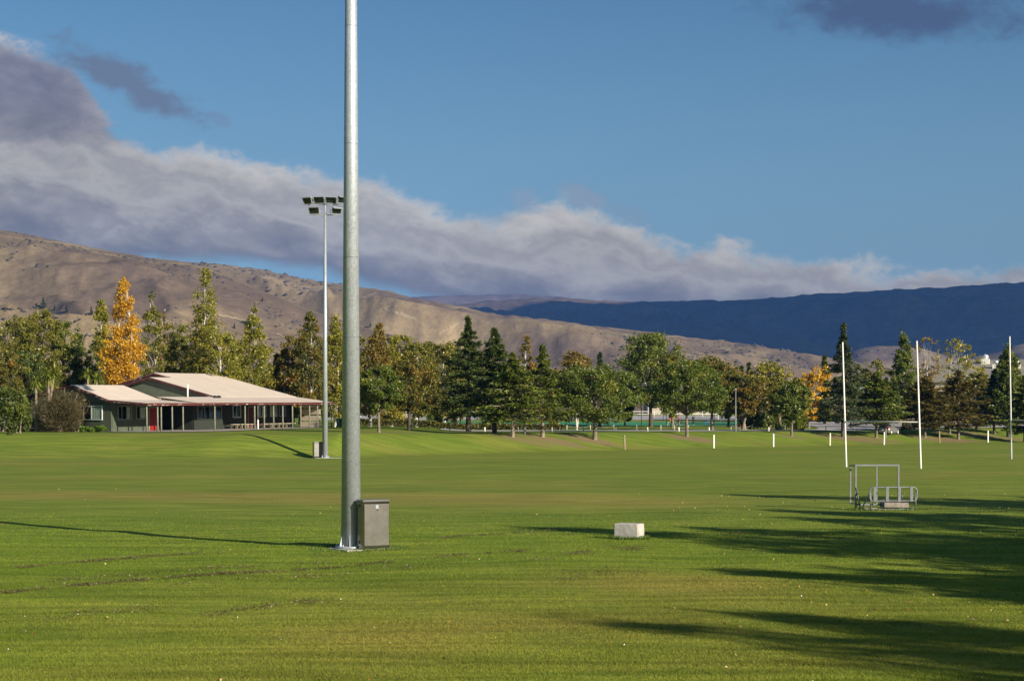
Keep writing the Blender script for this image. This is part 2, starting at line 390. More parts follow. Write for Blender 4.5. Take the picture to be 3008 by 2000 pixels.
def shrub(name, loc, dims, leaf, label, cat='shrub', group=None, n=2500, lsize=0.12, rz=0.0, lumps=16, stems=True, sliver=False, bark=None):
    root = empty(name, loc, rz, label, cat, group)
    dx, dy, dz = dims
    c = np.stack([rng.uniform(-0.38, 0.38, lumps) * dx, rng.uniform(-0.36, 0.36, lumps) * dy, rng.uniform(0.2, 0.72, lumps) * dz], 1)
    rad = rng.uniform(0.16, 0.3, lumps)[:, None] * np.array([min(dx, dz * 1.6), min(dy, dz * 1.6), dz])
    i = rng.integers(0, lumps, n)
    d = unit(n); p = c[i] + d * rad[i] * rng.uniform(0.55, 1.05, (n, 1)); p[:, 2] = np.abs(p[:, 2])
    tint = np.clip(rng.normal(0.5, 0.14, lumps)[i] + rng.normal(0, 0.16, n), 0, 1)
    if sliver:
        out = p - np.array([0, 0, dz * 0.15]); out /= np.linalg.norm(out, axis=1, keepdims=True) + 1e-9
        a = out * .8 + rng.normal(0, 0.5, (n, 3)); a /= np.linalg.norm(a, axis=1, keepdims=True); b = np.cross(a, unit(n))
        s = lsize * rng.uniform(0.6, 1.5, (n, 1)); v, f = quads(p, a * s * 1.8, b * s * 0.22)
    else: v, f = leaf_cloud(p, lsize)
    np_obj('foliage', v, f, LEAF[leaf], root, attrs=[('tint', 'FACE', tint)])
    if stems:
        mb = MB()
        for k in range(max(5, lumps // 2)):
            e = Vector(c[k % lumps]); b0 = Vector((e.x * 0.25, e.y * 0.25, -0.1)); mb.tube([b0, b0.lerp(e, 0.5) + Vector((rng.normal() * 0.05, 0, 0.05)), e], [0.05 * dz ** 0.5, 0.03 * dz ** 0.5, 0.01], 5, cap=False)
        mb.build('stem', bark or BARK_TAN, root)
    return root

# ================================================================== GROUND
def spaced(a, b, s): return list(np.arange(a, b, s))
def geo(a, b, n): return list(a * (b / a) ** (np.arange(1, n + 1) / n))
gx = geo(100, 9500, 34); xs = np.array([-v for v in reversed(gx)] + spaced(-100, -20, 1.25) + spaced(-20, 20, 0.5) + spaced(20, 100.01, 1.25) + gx)
ys = np.array(spaced(-300, 2, 24) + spaced(2, 70, 0.5) + spaced(70, 265, 1.25) + geo(265, 11300, 60))
GX, GY = np.meshgrid(xs, ys)
GZ = ground(GX, GY)
BARE = []      # bare soil patches (x, y, rx, ry, strength), filled below where trees stand

def turf_attrs(X, Y, Z):
    """dry: straw coloured wear; lush: well watered; soil: bare earth"""
    n1 = fbm(X / 6.0, Y / 4.0, 21, 4); n2 = fbm(X / 16.0, Y / 9.0, 31, 4); n3 = fbm(X / 1.7, Y / 1.1, 41, 3)
    band = np.exp(-((Y - (64.5 - 0.12 * X + 5 * (n2 - 0.5))) / 4.2) ** 2) * sstep(12, 2, X) * (0.75 + 1.1 * n1) * (1 - 0.4 * sstep(-12, -25, X))
    fore = np.exp(-(((X + 0.5) / 6.5) ** 2 + ((Y - 26) / 5.0) ** 2)) * (0.0 + 1.15 * n1)
    fore2 = np.exp(-(((X - 3.2) / 2.0) ** 2 + ((Y - 31.5) / 2.2) ** 2)) * 1.1 * n1 * 1.5
    foreall = sstep(34, 22, Y) * 0.34 * sstep(0.46, 0.7, n1)
    mid = 0.10 * sstep(74, 100, Y) * (1 - sstep(150, 170, Y)) + 0.40 * sstep(0.55, 0.70, n2) * sstep(70, 80, Y)
    dry = np.clip(band + fore + fore2 + foreall + mid + 0.22 * (n3 - 0.5), 0, 1)
    Yf = np.interp(X, FX, FY)
    lush = np.clip(0.34 * sstep(70, 95, Y) + np.exp(-((Y - 46) / 12.0) ** 2) * (0.30 + 0.8 * n2) + 0.55 * sstep(0.25, 1.2, Z) * (1 - .5 * sstep(0, 30, X)) * sstep(-6, 4, Y - Yf) * (0.5 + n1) + 0.45 * sstep(40, 20, Y) * n1, 0, 1)
    soil = np.zeros_like(X)
    for (bx, by, rx, ry, st) in BARE:
        soil = np.maximum(soil, st * np.exp(-(((X - bx) / rx) ** 2 + ((Y - by) / ry) ** 2)))
    bankdry = sstep(-2, 8, Y - Yf) * sstep(8, 25, X) * 0.28 * sstep(0.42, 0.62, n1)
    soil = np.clip(soil * (0.35 + 1.3 * n1) + 0.55 * bankdry, 0, 1)
    return dry, lush, soil

def turf_colour(nt):
    """colour of the mown turf from world position and the three wear attributes"""
    pos = N(nt, 'ShaderNodeNewGeometry').outputs['Position']
    dry = N(nt, 'ShaderNodeAttribute', attribute_name='dry').outputs['Fac']
    lush = N(nt, 'ShaderNodeAttribute', attribute_name='lush').outputs['Fac']
    soil = N(nt, 'ShaderNodeAttribute', attribute_name='soil').outputs['Fac']
    fine = noise_n(nt, vmul(nt, pos, (1, 1, 0.2)), 9.0, 5, 0.7)
    mowed = noise_n(nt, vmul(nt, pos, (0.16, 1.5, 0.1), (0, 0, R(-10))), 1.6, 5, 0.62, 0.4)
    mid = noise_n(nt, vmul(nt, pos, (0.5, 1, 0.1)), 0.55, 5, 0.6)
    base = ramp(nt, mid, [(0.28, (0.118, 0.166, 0.019)), (0.5, (0.150, 0.192, 0.025)), (0.72, (0.186, 0.212, 0.033))])
    lushc = ramp(nt, mid, [(0.3, (0.105, 0.168, 0.015)), (0.7, (0.158, 0.210, 0.023))])
    c = mix_c(nt, math_n(nt, 'MULTIPLY', lush, 0.9, clamp=True), base, lushc)
    dryc = ramp(nt, fine, [(0.3, (0.185, 0.165, 0.032)), (0.7, (0.275, 0.240, 0.056))])
    c = mix_c(nt, math_n(nt, 'MULTIPLY', dry, 0.85, clamp=True), c, dryc)
    streak = smooth_n(nt, mowed, 0.30, 0.70)
    c = mix_c(nt, 0.75, c, ramp(nt, streak, [(0, (0.62, 0.66, 0.60)), (0.5, (1, 1, 1)), (1, (1.30, 1.24, 1.25))]), 'MULTIPLY')
    c = mix_c(nt, 0.55, c, ramp(nt, fine, [(0.25, (0.62, 0.66, 0.6)), (0.75, (1.32, 1.28, 1.3))]), 'MULTIPLY')
    broad = noise_n(nt, vmul(nt, pos, (0.035, 0.17, 0.1), (0, 0, R(-4))), 1.0, 7, 0.68, 0.3)
    c = mix_c(nt, 0.6, c, ramp(nt, broad, [(0.32, (0.66, 0.74, 0.62)), (0.5, (1, 1, 1)), (0.68, (1.22, 1.12, 1.22))]), 'MULTIPLY')
    soilc = ramp(nt, fine, [(0.3, (0.135, 0.102, 0.042)), (0.7, (0.25, 0.195, 0.095))])
    c = mix_c(nt, smooth_n(nt, soil, 0.15, 0.8), c, soilc)
    return c, fine, mowed
def mat_turf(name, bumpy=True):
    m, nt, b = new_mat(name)
    c, fine, mowed = turf_colour(nt)
    if not bumpy:
        c = mix_c(nt, 1.0, c, (1.36, 1.36, 1.36), 'MULTIPLY')
        nt.nodes.remove(b); d = N(nt, 'ShaderNodeBsdfDiffuse'); t = N(nt, 'ShaderNodeBsdfTranslucent'); mx = N(nt, 'ShaderNodeMixShader'); mx.inputs[0].default_value = 0.42
        L(nt, c, d.inputs[0]); L(nt, c, t.inputs[0]); L(nt, d.outputs[0], mx.inputs[1]); L(nt, t.outputs[0], mx.inputs[2]); L(nt, mx.outputs[0], nt.nodes['Material Output'].inputs[0]); return m
    L(nt, c, b.inputs['Base Color']); b.inputs['Roughness'].default_value = 0.95; b.inputs['Specular IOR Level'].default_value = 0.1
    if bumpy: bump(nt, b, math_n(nt, 'ADD', fine, math_n(nt, 'MULTIPLY', mowed, 1.2)), 0.5, 0.05)
    return m

# ================================================================== SKY, SUN, CAMERA
EXPO, SKY_K = 0.75, 0.050
world = bpy.data.worlds.new("World"); scene.world = world; world.use_nodes = True
wt = world.node_tree; wt.nodes.clear()
out = N(wt, 'ShaderNodeOutputWorld'); bg = N(wt, 'ShaderNodeBackground'); bg.inputs['Strength'].default_value = SKY_K
L(wt, bg.outputs[0], out.inputs[0])
sky = N(wt, 'ShaderNodeTexSky'); sky.sky_type = 'NISHITA'; sky.sun_disc = False
sky.sun_elevation = R(SUN_EL); sky.sun_rotation = math.atan2(SUN_H[0], SUN_H[1]); sky.altitude = 200; sky.air_density = 1.0; sky.dust_density = 1.5; sky.ozone_density = 3.0
dirv = N(wt, 'ShaderNodeTexCoord').outputs['Generated']
sp = N(wt, 'ShaderNodeSeparateXYZ'); L(wt, dirv, sp.inputs[0])
yy = math_n(wt, 'MAXIMUM', sp.outputs[1], 0.08)
pxn = math_n(wt, 'ADD', math_n(wt, 'MULTIPLY', math_n(wt, 'DIVIDE', sp.outputs[0], yy), 4.9), 1.504)   # bearing on the northern sky
pyn = math_n(wt, 'SUBTRACT', 1.236, math_n(wt, 'MULTIPLY', math_n(wt, 'DIVIDE', sp.outputs[2], yy), 4.9))  # height on the northern sky
def comb(a, b, c=0.0):
    n = N(wt, 'ShaderNodeCombineXYZ')
    for i, v in enumerate((a, b, c)):
        if isinstance(v, (int, float)): n.inputs[i].default_value = v
        else: L(wt, v, n.inputs[i])
    return n.outputs[0]
def fcurve(v, pts, lo=-1.0, hi=4.0, vmax=1.6):
    n = N(wt, 'ShaderNodeFloatCurve'); cu = n.mapping.curves[0]; n.mapping.extend = 'HORIZONTAL'
    P = [((x - lo) / (hi - lo), y / vmax) for x, y in pts]
    cu.points[0].location = P[0]; cu.points[1].location = P[-1]
    for p in P[1:-1]: cu.points.new(*p)
    for p in cu.points: p.handle_type = 'AUTO_CLAMPED'
    n.mapping.update()
    L(wt, math_n(wt, 'DIVIDE', math_n(wt, 'SUBTRACT', v, lo), hi - lo), n.inputs['Value'])
    return math_n(wt, 'MULTIPLY', n.outputs[0], vmax)
# large scale wandering of the coordinates
wv = comb(pxn, math_n(wt, 'MULTIPLY', pyn, 1.5), 0.37)
w1 = noise_n(wt, wv, 3.0, 7, 0.60, 0.15)
w2 = noise_n(wt, vmul(wt, wv, (1, 1, 1), (0, 0, 0.5)), 8.0, 9, 0.66, 0.25)
w3 = noise_n(wt, comb(math_n(wt, 'MULTIPLY', pxn, 0.9), math_n(wt, 'ADD', math_n(wt, 'MULTIPLY', pyn, 1.9), math_n(wt, 'MULTIPLY', pxn, -0.35)), 1.7), 4.6, 10, 0.60, 0.3)
wob = math_n(wt, 'ADD', math_n(wt, 'MULTIPLY', math_n(wt, 'SUBTRACT', w1, 0.5), 0.17), math_n(wt, 'MULTIPLY', math_n(wt, 'SUBTRACT', w2, 0.5), 0.17))
top = fcurve(pxn, [(-1, 0.02), (-0.2, 0.06), (0.0, 0.10), (0.09, 0.145), (0.18, 0.17), (0.25, 0.26), (0.31, 0.345), (0.40, 0.405), (0.54, 0.425), (0.68, 0.46), (0.82, 0.485), (1.0, 0.52), (1.12, 0.555), (1.28, 0.605), (1.42, 0.635), (1.55, 0.625), (1.66, 0.60), (1.76, 0.615), (1.88, 0.665), (1.98, 0.71), (2.15, 0.73), (2.35, 0.765), (2.55, 0.785), (2.75, 0.80), (2.86, 0.785), (3.0, 0.775), (4, 0.80)])
bot = fcurve(pxn, [(-1, 0.80), (0.0, 0.78), (0.45, 0.765), (0.6, 0.757), (0.75, 0.765), (0.9, 0.79), (1.05, 0.83), (1.2, 0.865), (1.32, 0.89), (1.5, 0.95), (2.0, 1.1), (4, 1.2)])
up = math_n(wt, 'ADD', math_n(wt, 'SUBTRACT', pyn, top), wob)
d_top = smooth_n(wt, up, -0.022, 0.042)
dn = math_n(wt, 'SUBTRACT', math_n(wt, 'SUBTRACT', bot, pyn), math_n(wt, 'MULTIPLY', math_n(wt, 'SUBTRACT', w3, 0.5), 0.10))
d_bot = smooth_n(wt, dn, -0.02, 0.03)
bank = math_n(wt, 'MULTIPLY', d_top, d_bot)
rel = math_n(wt, 'DIVIDE', math_n(wt, 'SUBTRACT', pyn, top), math_n(wt, 'MAXIMUM', math_n(wt, 'SUBTRACT', math_n(wt, 'MINIMUM', bot, 0.93), top), 0.08))
lit = math_n(wt, 'ADD', rel, math_n(wt, 'ADD', math_n(wt, 'MULTIPLY', math_n(wt, 'SUBTRACT', w3, 0.5), 1.1), math_n(wt, 'MULTIPLY', math_n(wt, 'SUBTRACT', w2, 0.5), 0.5)))
shade = ramp(wt, lit, [(0.0, (0.94,) * 3), (0.16, (0.84,) * 3), (0.34, (0.66,) * 3), (0.48, (0.80,) * 3), (0.62, (0.66,) * 3), (0.8, (0.42,) * 3), (1.0, (0.20,) * 3)])
# the heavy slate block at the left end of the bank
def blob(cx, cy, rx, ry, rot, wobn, soft=(1.0, 0.45)):
    dx = math_n(wt, 'SUBTRACT', pxn, cx); dy = math_n(wt, 'SUBTRACT', pyn, cy)
    ca, sa = math.cos(rot), math.sin(rot)
    u = math_n(wt, 'DIVIDE', math_n(wt, 'ADD', math_n(wt, 'MULTIPLY', dx, ca), math_n(wt, 'MULTIPLY', dy, sa)), rx)
    v = math_n(wt, 'DIVIDE', math_n(wt, 'SUBTRACT', math_n(wt, 'MULTIPLY', dy, ca), math_n(wt, 'MULTIPLY', dx, sa)), ry)
    r = math_n(wt, 'SQRT', math_n(wt, 'ADD', math_n(wt, 'MULTIPLY', u, u), math_n(wt, 'MULTIPLY', v, v)))
    return smooth_n(wt, math_n(wt, 'ADD', r, wobn), soft[0], soft[1])
wb = math_n(wt, 'ADD', math_n(wt, 'MULTIPLY', math_n(wt, 'SUBTRACT', w2, 0.5), 2.4), math_n(wt, 'MULTIPLY', math_n(wt, 'SUBTRACT', w1, 0.5), 1.2))
slate = blob(0.06, 0.275, 0.40, 0.155, 0.25, math_n(wt, 'MULTIPLY', wb, 0.35), (1.1, 0.35))
shade = math_n(wt, 'MULTIPLY', shade, math_n(wt, 'SUBTRACT', 1.0, math_n(wt, 'MULTIPLY', slate, math_n(wt, 'ADD', 0.18, math_n(wt, 'MULTIPLY', w3, 1.05)), clamp=True)))
bankcol = ramp(wt, shade, [(0.0, (0.130, 0.112, 0.088)), (0.30, (0.205, 0.180, 0.148)), (0.60, (0.335, 0.302, 0.252)), (0.82, (0.49, 0.45, 0.375)), (1.0, (0.70, 0.65, 0.55))])
high = math_n(wt, 'SUBTRACT', 1.0, smooth_n(wt, pyn, 0.22, 0.5))
bankcol = mix_c(wt, high, bankcol, (-0.008, 0.012, 0.07), 'ADD')
wisp = blob(0.375, 0.245, 0.26, 0.058, 0.50, wb, (1.1, 0.3))
corner = blob(2.66, 0.035, 0.47, 0.090, 0.03, math_n(wt, 'MULTIPLY', wb, 0.75), (1.15, 0.30))
speck = blob(0.65, 0.355, 0.04, 0.02, 0.5, wb, (1.1, 0.5))
rag = blob(1.70, 0.575, 0.10, 0.032, 0.35, wb, (1.1, 0.5)); rag2 = blob(1.55, 0.60, 0.05, 0.05, 0.9, wb, (1.1, 0.5)); rag3 = blob(1.86, 0.635, 0.07, 0.03, 0.6, wb, (1.1, 0.5))
north = smooth_n(wt, sp.outputs[1], 0.15, 0.4)
gain = math_n(wt, 'MULTIPLY', north, 1.0)
def layer(base, col, fac, op):
    return mix_c(wt, math_n(wt, 'MULTIPLY', math_n(wt, 'MULTIPLY', fac, op), gain), base, col)
SKYTINT = (0.69, 0.94, 1.0)
skyc = mix_c(wt, 1.0, sky.outputs[0], SKYTINT, 'MULTIPLY')
low = math_n(wt, 'SUBTRACT', 1.0, smooth_n(wt, sp.outputs[2], 0.0, 0.27))
CL = 1.0 / (SKY_K * 2 ** EXPO)     # cloud radiance in sky units
def scl(c): 
    n = N(wt, 'ShaderNodeVectorMath'); n.operation = 'SCALE'; n.inputs['Scale'].default_value = CL
    if isinstance(c, tuple): n.inputs[0].default_value = c
    else: L(wt, c, n.inputs[0])
    return n.outputs[0]
PALE = scl((0.25, 0.40, 0.50))
skyc = mix_c(wt, math_n(wt, 'MULTIPLY', low, 0.85), skyc, PALE)
c = layer(skyc, scl((0.145, 0.165, 0.215)), wisp, 0.85)
c = layer(c, scl((0.066, 0.090, 0.160)), corner, 0.92)
c = layer(c, scl((0.19, 0.22, 0.32)), speck, 0.4)
c = layer(c, scl((0.36, 0.33, 0.33)), rag, 0.4); c = layer(c, scl((0.36, 0.345, 0.38)), rag2, 0.3); c = layer(c, scl((0.30, 0.31, 0.37)), rag3, 0.25)
c = layer(c, scl(bankcol), bank, 0.97)
L(wt, c, bg.inputs[0])

sd = bpy.data.lights.new('sun', 'SUN'); sd.energy = 5.0; sd.angle = R(0.53); sd.color = (1.0, 0.90, 0.76)
so = bpy.data.objects.new('sun', sd); COL.objects.link(so)
sdir = Vector((SUN_H[0] * math.cos(R(SUN_EL)), SUN_H[1] * math.cos(R(SUN_EL)), math.sin(R(SUN_EL))))
so.rotation_euler = sdir.to_track_quat('Z', 'Y').to_euler(); so.location = sdir * 60

cam = bpy.data.cameras.new('camera'); cam.sensor_width = 23.5; cam.lens = 23.5 * F / 3008; cam.shift_y = (HY - 1000) / 3008
cam.clip_end = 60000; cam.clip_start = 0.2
co = bpy.data.objects.new('camera', cam); COL.objects.link(co); co.location = (0, 0, CZ); co.rotation_euler = (R(90), 0, 0)
scene.camera = co
vs = scene.view_settings; vs.view_transform = 'Standard'; vs.look = 'None'; vs.gamma = 1; vs.exposure = EXPO
scene.cycles.max_bounces = 6; scene.cycles.transparent_max_bounces = 12; scene.cycles.volume_bounces = 1
scene.cycles.use_denoising = True; scene.cycles.volume_step_rate = 4

# ================================================================== HILLS
def hill_mat(name, tan, dark, rock, fine=1.0):
    m, nt, b = new_mat(name)
    pos = N(nt, 'ShaderNodeNewGeometry').outputs['Position']
    big = noise_n(nt, pos, 0.0035 * fine, 5, 0.6, 0.8); med = noise_n(nt, pos, 0.02 * fine, 6, 0.65); sm = noise_n(nt, pos, 0.11 * fine, 5, 0.7)
    c = mix_c(nt, smooth_n(nt, big, 0.38, 0.62), tan, dark)
    c = mix_c(nt, 0.7, c, ramp(nt, med, [(0.3, (0.70, 0.68, 0.70)), (0.7, (1.22, 1.2, 1.12))]), 'MULTIPLY')
    c = mix_c(nt, 0.7, c, ramp(nt, sm, [(0.3, (0.72, 0.72, 0.72)), (0.7, (1.25, 1.25, 1.22))]), 'MULTIPLY')
    gr_ = noise_n(nt, vmul(nt, pos, (1, 1, 2)), 0.42 * fine, 4, 0.7); c = mix_c(nt, 0.6, c, ramp(nt, gr_, [(0.3, (0.66, 0.68, 0.66)), (0.7, (1.28, 1.26, 1.24))]), 'MULTIPLY')
    rk = math_n(nt, 'MULTIPLY', smooth_n(nt, noise_n(nt, pos, 0.05 * fine, 4, 0.75, 0.3), 0.62, 0.70), smooth_n(nt, noise_n(nt, pos, 0.006 * fine, 3, 0.5), 0.5, 0.62))
    c = mix_c(nt, rk, c, rock)
    L(nt, c, b.inputs['Base Color']); b.inputs['Roughness'].default_value = 1.0; b.inputs['Specular IOR Level'].default_value = 0.0
    bump(nt, b, math_n(nt, 'ADD', med, math_n(nt, 'MULTIPLY', sm, 0.5)), 0.4, 5.0 / fine)
    return m
def hill(name, ridge, Yf, Yr, mat, amp, u0, u1, nu, nd, spur=260.0, seed=5, foot=0.0, power=1.05, jag=0.0, back=0.35):
    rx = np.array([(x - HX) / F for x, y in ridge]); rv = np.array([(HY - y) / F for x, y in ridge])
    U = np.linspace(u0, u1, nu); V = np.interp(U, rx, rv)
    k = np.ones(9) / 9; V = np.convolve(np.pad(V, 4, 'edge'), k, 'valid')
    sv = np.concatenate([np.linspace(0, 1, nd), 1 + np.linspace(0.04, 1, 8) * back])
    UU, SS = np.meshgrid(U, sv); VV = np.broadcast_to(V, UU.shape)
    yr = np.interp(UU, *Yr) if isinstance(Yr, tuple) else np.full(UU.shape, Yr)
    yf = np.interp(UU, *Yf) if isinstance(Yf, tuple) else np.full(UU.shape, Yf)
    Y = yf + (yr - yf) * SS; X = UU * Y
    zr = CZ + VV * yr; s = np.clip(SS, 0, 1)
    prof = s ** power
    bk = np.clip((SS - 1) / back, 0, 1)
    z = (-4) + (zr + 4) * prof * (1 - 0.55 * bk ** 1.2)
    # spurs running down and to the right
    a = X * 0.78 - Y * 0.62; bq = X * 0.62 + Y * 0.78
    wx = 140 * (fbm(X / 500, Y / 500, seed + 60, 3) - 0.5)
    r1 = ridged((bq + wx) / spur, a / (spur * 2.7), seed, 3, 0.3); r2 = ridged((X + wx) / (spur * 0.42), Y / (spur * 0.6), seed + 20, 3, 0.4)
    env = np.sin(np.clip(s, 0, 1) * math.pi) ** 1.1 * np.clip((zr + 4) / 120, 0.1, 1.6)
    z = z + amp * env * ((r1 - 0.55) + 0.20 * (r2 - 0.5)) + amp * 0.16 * env * (ridged((X * .8 + Y * .3 + wx * .3) / 95, (Y - X * .4) / 150, seed + 44, 3, 0.5) - 0.5) + amp * 0.06 * (fbm(X / 38, Y / 38, seed + 30, 4) - 0.5) * np.clip(s * 3, 0, 1)
    if jag: z = z + jag * (fbm(X / (14 if jag < 10 else 70), Y / 60, seed + 90, 5) - 0.5) * np.clip(s * 4 - 2, 0, 1) * (SS < 1.02)
    lim = CZ + VV * Y * (0.86 + 0.14 * s); z = np.where((z > lim) & (SS < 1), lim + 0.08 * (z - lim), z)
    n, m = UU.shape
    vid = np.arange(n * m).reshape(n, m)
    fs = np.stack([vid[:-1, :-1], vid[:-1, 1:], vid[1:, 1:], vid[1:, :-1]], -1).reshape(-1, 4)
    vv = np.stack([X, Y, z], -1).reshape(-1, 3)
    o = np_obj(name, vv, fs, mat, smooth=True); o['kind'] = 'structure'
    return o, vv, fs
HM1 = hill_mat('tussock_hill', (0.258, 0.197, 0.120), (0.138, 0.102, 0.079), (0.06, 0.055, 0.055))
HM2 = hill_mat('far_tussock_hill', (0.16, 0.115, 0.075), (0.11, 0.085, 0.068), (0.07, 0.06, 0.06), 0.4)
near_ridge = [(-500, 640), (-200, 648), (0, 675), (150, 703), (300, 735), (450, 757), (555, 770), (640, 800), (760, 850), (900, 905), (1050, 955), (1250, 1010), (1500, 1060), (1800, 1100), (2400, 1150)]
mid_ridge = [(-500, 800), (300, 800), (450, 770), (580, 768), (650, 775), (740, 790), (800, 797), (900, 820), (1000, 834), (1065, 842), (1110, 848), (1200, 871), (1250, 880), (1350, 899), (1450, 922), (1600, 936), (1800, 963), (2000, 986), (2200, 1011), (2400, 1043), (2600, 1080), (3000, 1120), (3600, 1130)]
h1 = hill('hill', near_ridge, 800.0, ([-0.45, -0.1, 0.3], [2500, 2000, 1700]), HM1, 62, -0.46, 0.10, 420, 150, 300, 5, jag=2.0)
h2 = hill('hill', mid_ridge, 1300.0, ([-0.45, -0.1, 0.3], [3600, 3100, 2500]), HM1, 75, -0.34, 0.42, 460, 140, 330, 17, jag=5.0)
shade_ridge = [(700, 900), (1100, 935), (1250, 905), (1330, 897), (1400, 888), (1480, 882), (1560, 875), (1650, 876), (1720, 880), (1820, 887), (2000, 884), (2200, 880), (2300, 872), (2400, 865), (2500, 858), (2600, 852), (2800, 842), (3008, 828), (3400, 812)]
h3 = hill('hill', shade_ridge, 4200.0, 7600.0, HM2, 170, -0.18, 0.75, 540, 90, 900, 31, power=1.0, jag=14)
far_ridge = [(700, 900), (1150, 878), (1230, 872), (1300, 868), (1400, 867), (1480, 863), (1560, 866), (1680, 876), (1780, 886), (1900, 905), (2200, 920)]
h4 = hill('hill', far_ridge, 8200.0, 10400.0, HM2, 60, -0.18, 0.16, 200, 30, 900, 41, jag=14)
foot_ridge = [(1500, 1120), (1800, 1000), (1950, 962), (2050, 948), (2150, 964), (2300, 990), (2420, 1012), (2600, 1060), (2900, 1120)]
h5 = hill('hill', foot_ridge, 3600.0, 5200.0, HM2, 70, -0.02, 0.30, 200, 50, 500, 51, jag=4)
knoll_ridge = [(2350, 1110), (2440, 1060), (2510, 1028), (2560, 1016), (2650, 1018), (2720, 1024), (2790, 1048), (2850, 1052), (2930, 1034), (3008, 1006), (3120, 985), (3400, 1000)]
h6 = hill('hill', knoll_ridge, 2600.0, 3700.0, HM1, 42, 0.14, 0.65, 320, 50, 260, 61, jag=4)
round_ridge = [(2600, 1110), (2740, 1060), (2810, 1025), (2880, 1000), (2940, 988), (3010, 992), (3100, 1005), (3300, 1060)]
h7 = hill('hill', round_ridge, 4000.0, 5000.0, HM2, 40, 0.2, 0.65, 240, 40, 400, 71, jag=3)

# rock outcrops on the slopes
def rocks(h, n, seed, smin, smax, thr, ymax=1e9):
    o, vv, fs = h
    r = np.random.default_rng(seed)
    q = vv[fs[r.integers(0, len(fs), n * 12)]]; w = r.dirichlet([1, 1, 1, 1], n * 12)
    p = (q * w[:, :, None]).sum(1)
    mask = fbm(p[:, 0] / 190, p[:, 1] / 190, seed, 4, 0.6) + 0.10 * r.uniform(-1, 1, len(p)) ** 3
    mask = mask + .055 * sstep(-.06, .0, p[:, 0] / p[:, 1])
    sel = (mask > thr) & (np.abs(p[:, 0] / p[:, 1]) < 0.36); p = p[sel][:n]
    m = len(p); s = r.uniform(smin, smax, (m, 1)) * (0.4 + r.uniform(0, 1, (m, 1)) ** 3 * 1.6)
    oct_ = np.array([(1, 0, 0), (0, 1, 0), (-1, 0, 0), (0, -1, 0), (0, 0, 0.9), (0, 0, -0.6)], float)
    v = p[:, None, :] + oct_[None] * s[:, None, :] * r.uniform(0.6, 1.3, (m, 6, 1)) * np.array([1.3, 1, 0.8])
    f = np.array([(0, 1, 4), (1, 2, 4), (2, 3, 4), (3, 0, 4), (1, 0, 5), (2, 1, 5), (3, 2, 5), (0, 3, 5)])
    return v.reshape(-1, 3), (f[None] + (np.arange(m) * 6)[:, None, None]).reshape(-1, 3)
RV, RF, off = [], [], 0
for h, n, sd_, a, b_, th in ((h1, 8000, 101, 0.7, 2.0, 0.59), (h2, 14000, 102, 1.1, 3.0, 0.58), (h6, 500, 103, 2.0, 5.0, 0.57)):
    v, f = rocks(h, n, sd_, a, b_, th); RV.append(v); RF.append(f + off); off += len(v)
ROCK = mat_simple('schist_rock', (0.07, 0.06, 0.052), 1.0, 0, 0.4, 0.4, 0)
ro = np_obj('rocks', np.concatenate(RV), np.concatenate(RF), ROCK)
tag(ro, 'dark schist outcrops scattered over the brown hillsides', 'rocks', kind='stuff')

# the air between here and the far ranges
hm = bpy.data.materials.new('haze'); hm.use_nodes = True; hn = hm.node_tree; hn.nodes.clear()
ho = N(hn, 'ShaderNodeOutputMaterial'); pv = N(hn, 'ShaderNodeVolumePrincipled'); pv.inputs['Density'].default_value = 0.000042
pv.inputs['Color'].default_value = (0.13, 0.36, 1.0, 1); pv.inputs['Anisotropy'].default_value = 0.0
L(hn, pv.outputs[0], ho.inputs['Volume'])
mb = MB(); mb.box((0, 5700, 415), (19600, 12000, 842)); hz = mb.build('haze', hm); tag(hz, 'thin blue haze over the valley', 'haze', kind='stuff')

# clouds beyond the frame whose shade lies over the far range
def cloud(name, c, d, label, seed):
    bm = bmesh.new(); bmesh.ops.create_icosphere(bm, subdivisions=5, radius=1.0)
    P = np.array([v.co[:] for v in bm.verts]); n = 0.75 + 0.5 * fbm(P[:, 0] * 2.2 + 5, P[:, 1] * 2.2 + P[:, 2] * 1.3 + 3, seed, 5)
    P = P * n[:, None] * np.array(d) / 2; P[:, 2] = np.where(P[:, 2] < 0, P[:, 2] * 0.35, P[:, 2])
    for v, p in zip(bm.verts, P): v.co = p
    me = bpy.data.meshes.new(name); bm.to_mesh(me); bm.free()
    for p in me.polygons: p.use_smooth = True
    me.materials.append(CLOUDM); o = bpy.data.objects.new(name, me); COL.objects.link(o); o.location = c
    return tag(o, label, 'cloud', 'clouds over the right of the valley', 'stuff')
CLOUDM = mat_simple('cloud', (0.85, 0.85, 0.87), 1.0, 0, 0.05, 0.002, 0)
t_sh = (2250 - 330) / math.sin(R(SUN_EL)); 
cloud('cloud', (1500 + sdir.x * t_sh, 6350 + sdir.y * t_sh, 2250), (4700, 4300, 500), 'broad grey cloud casting the shade on the blue range', 5)

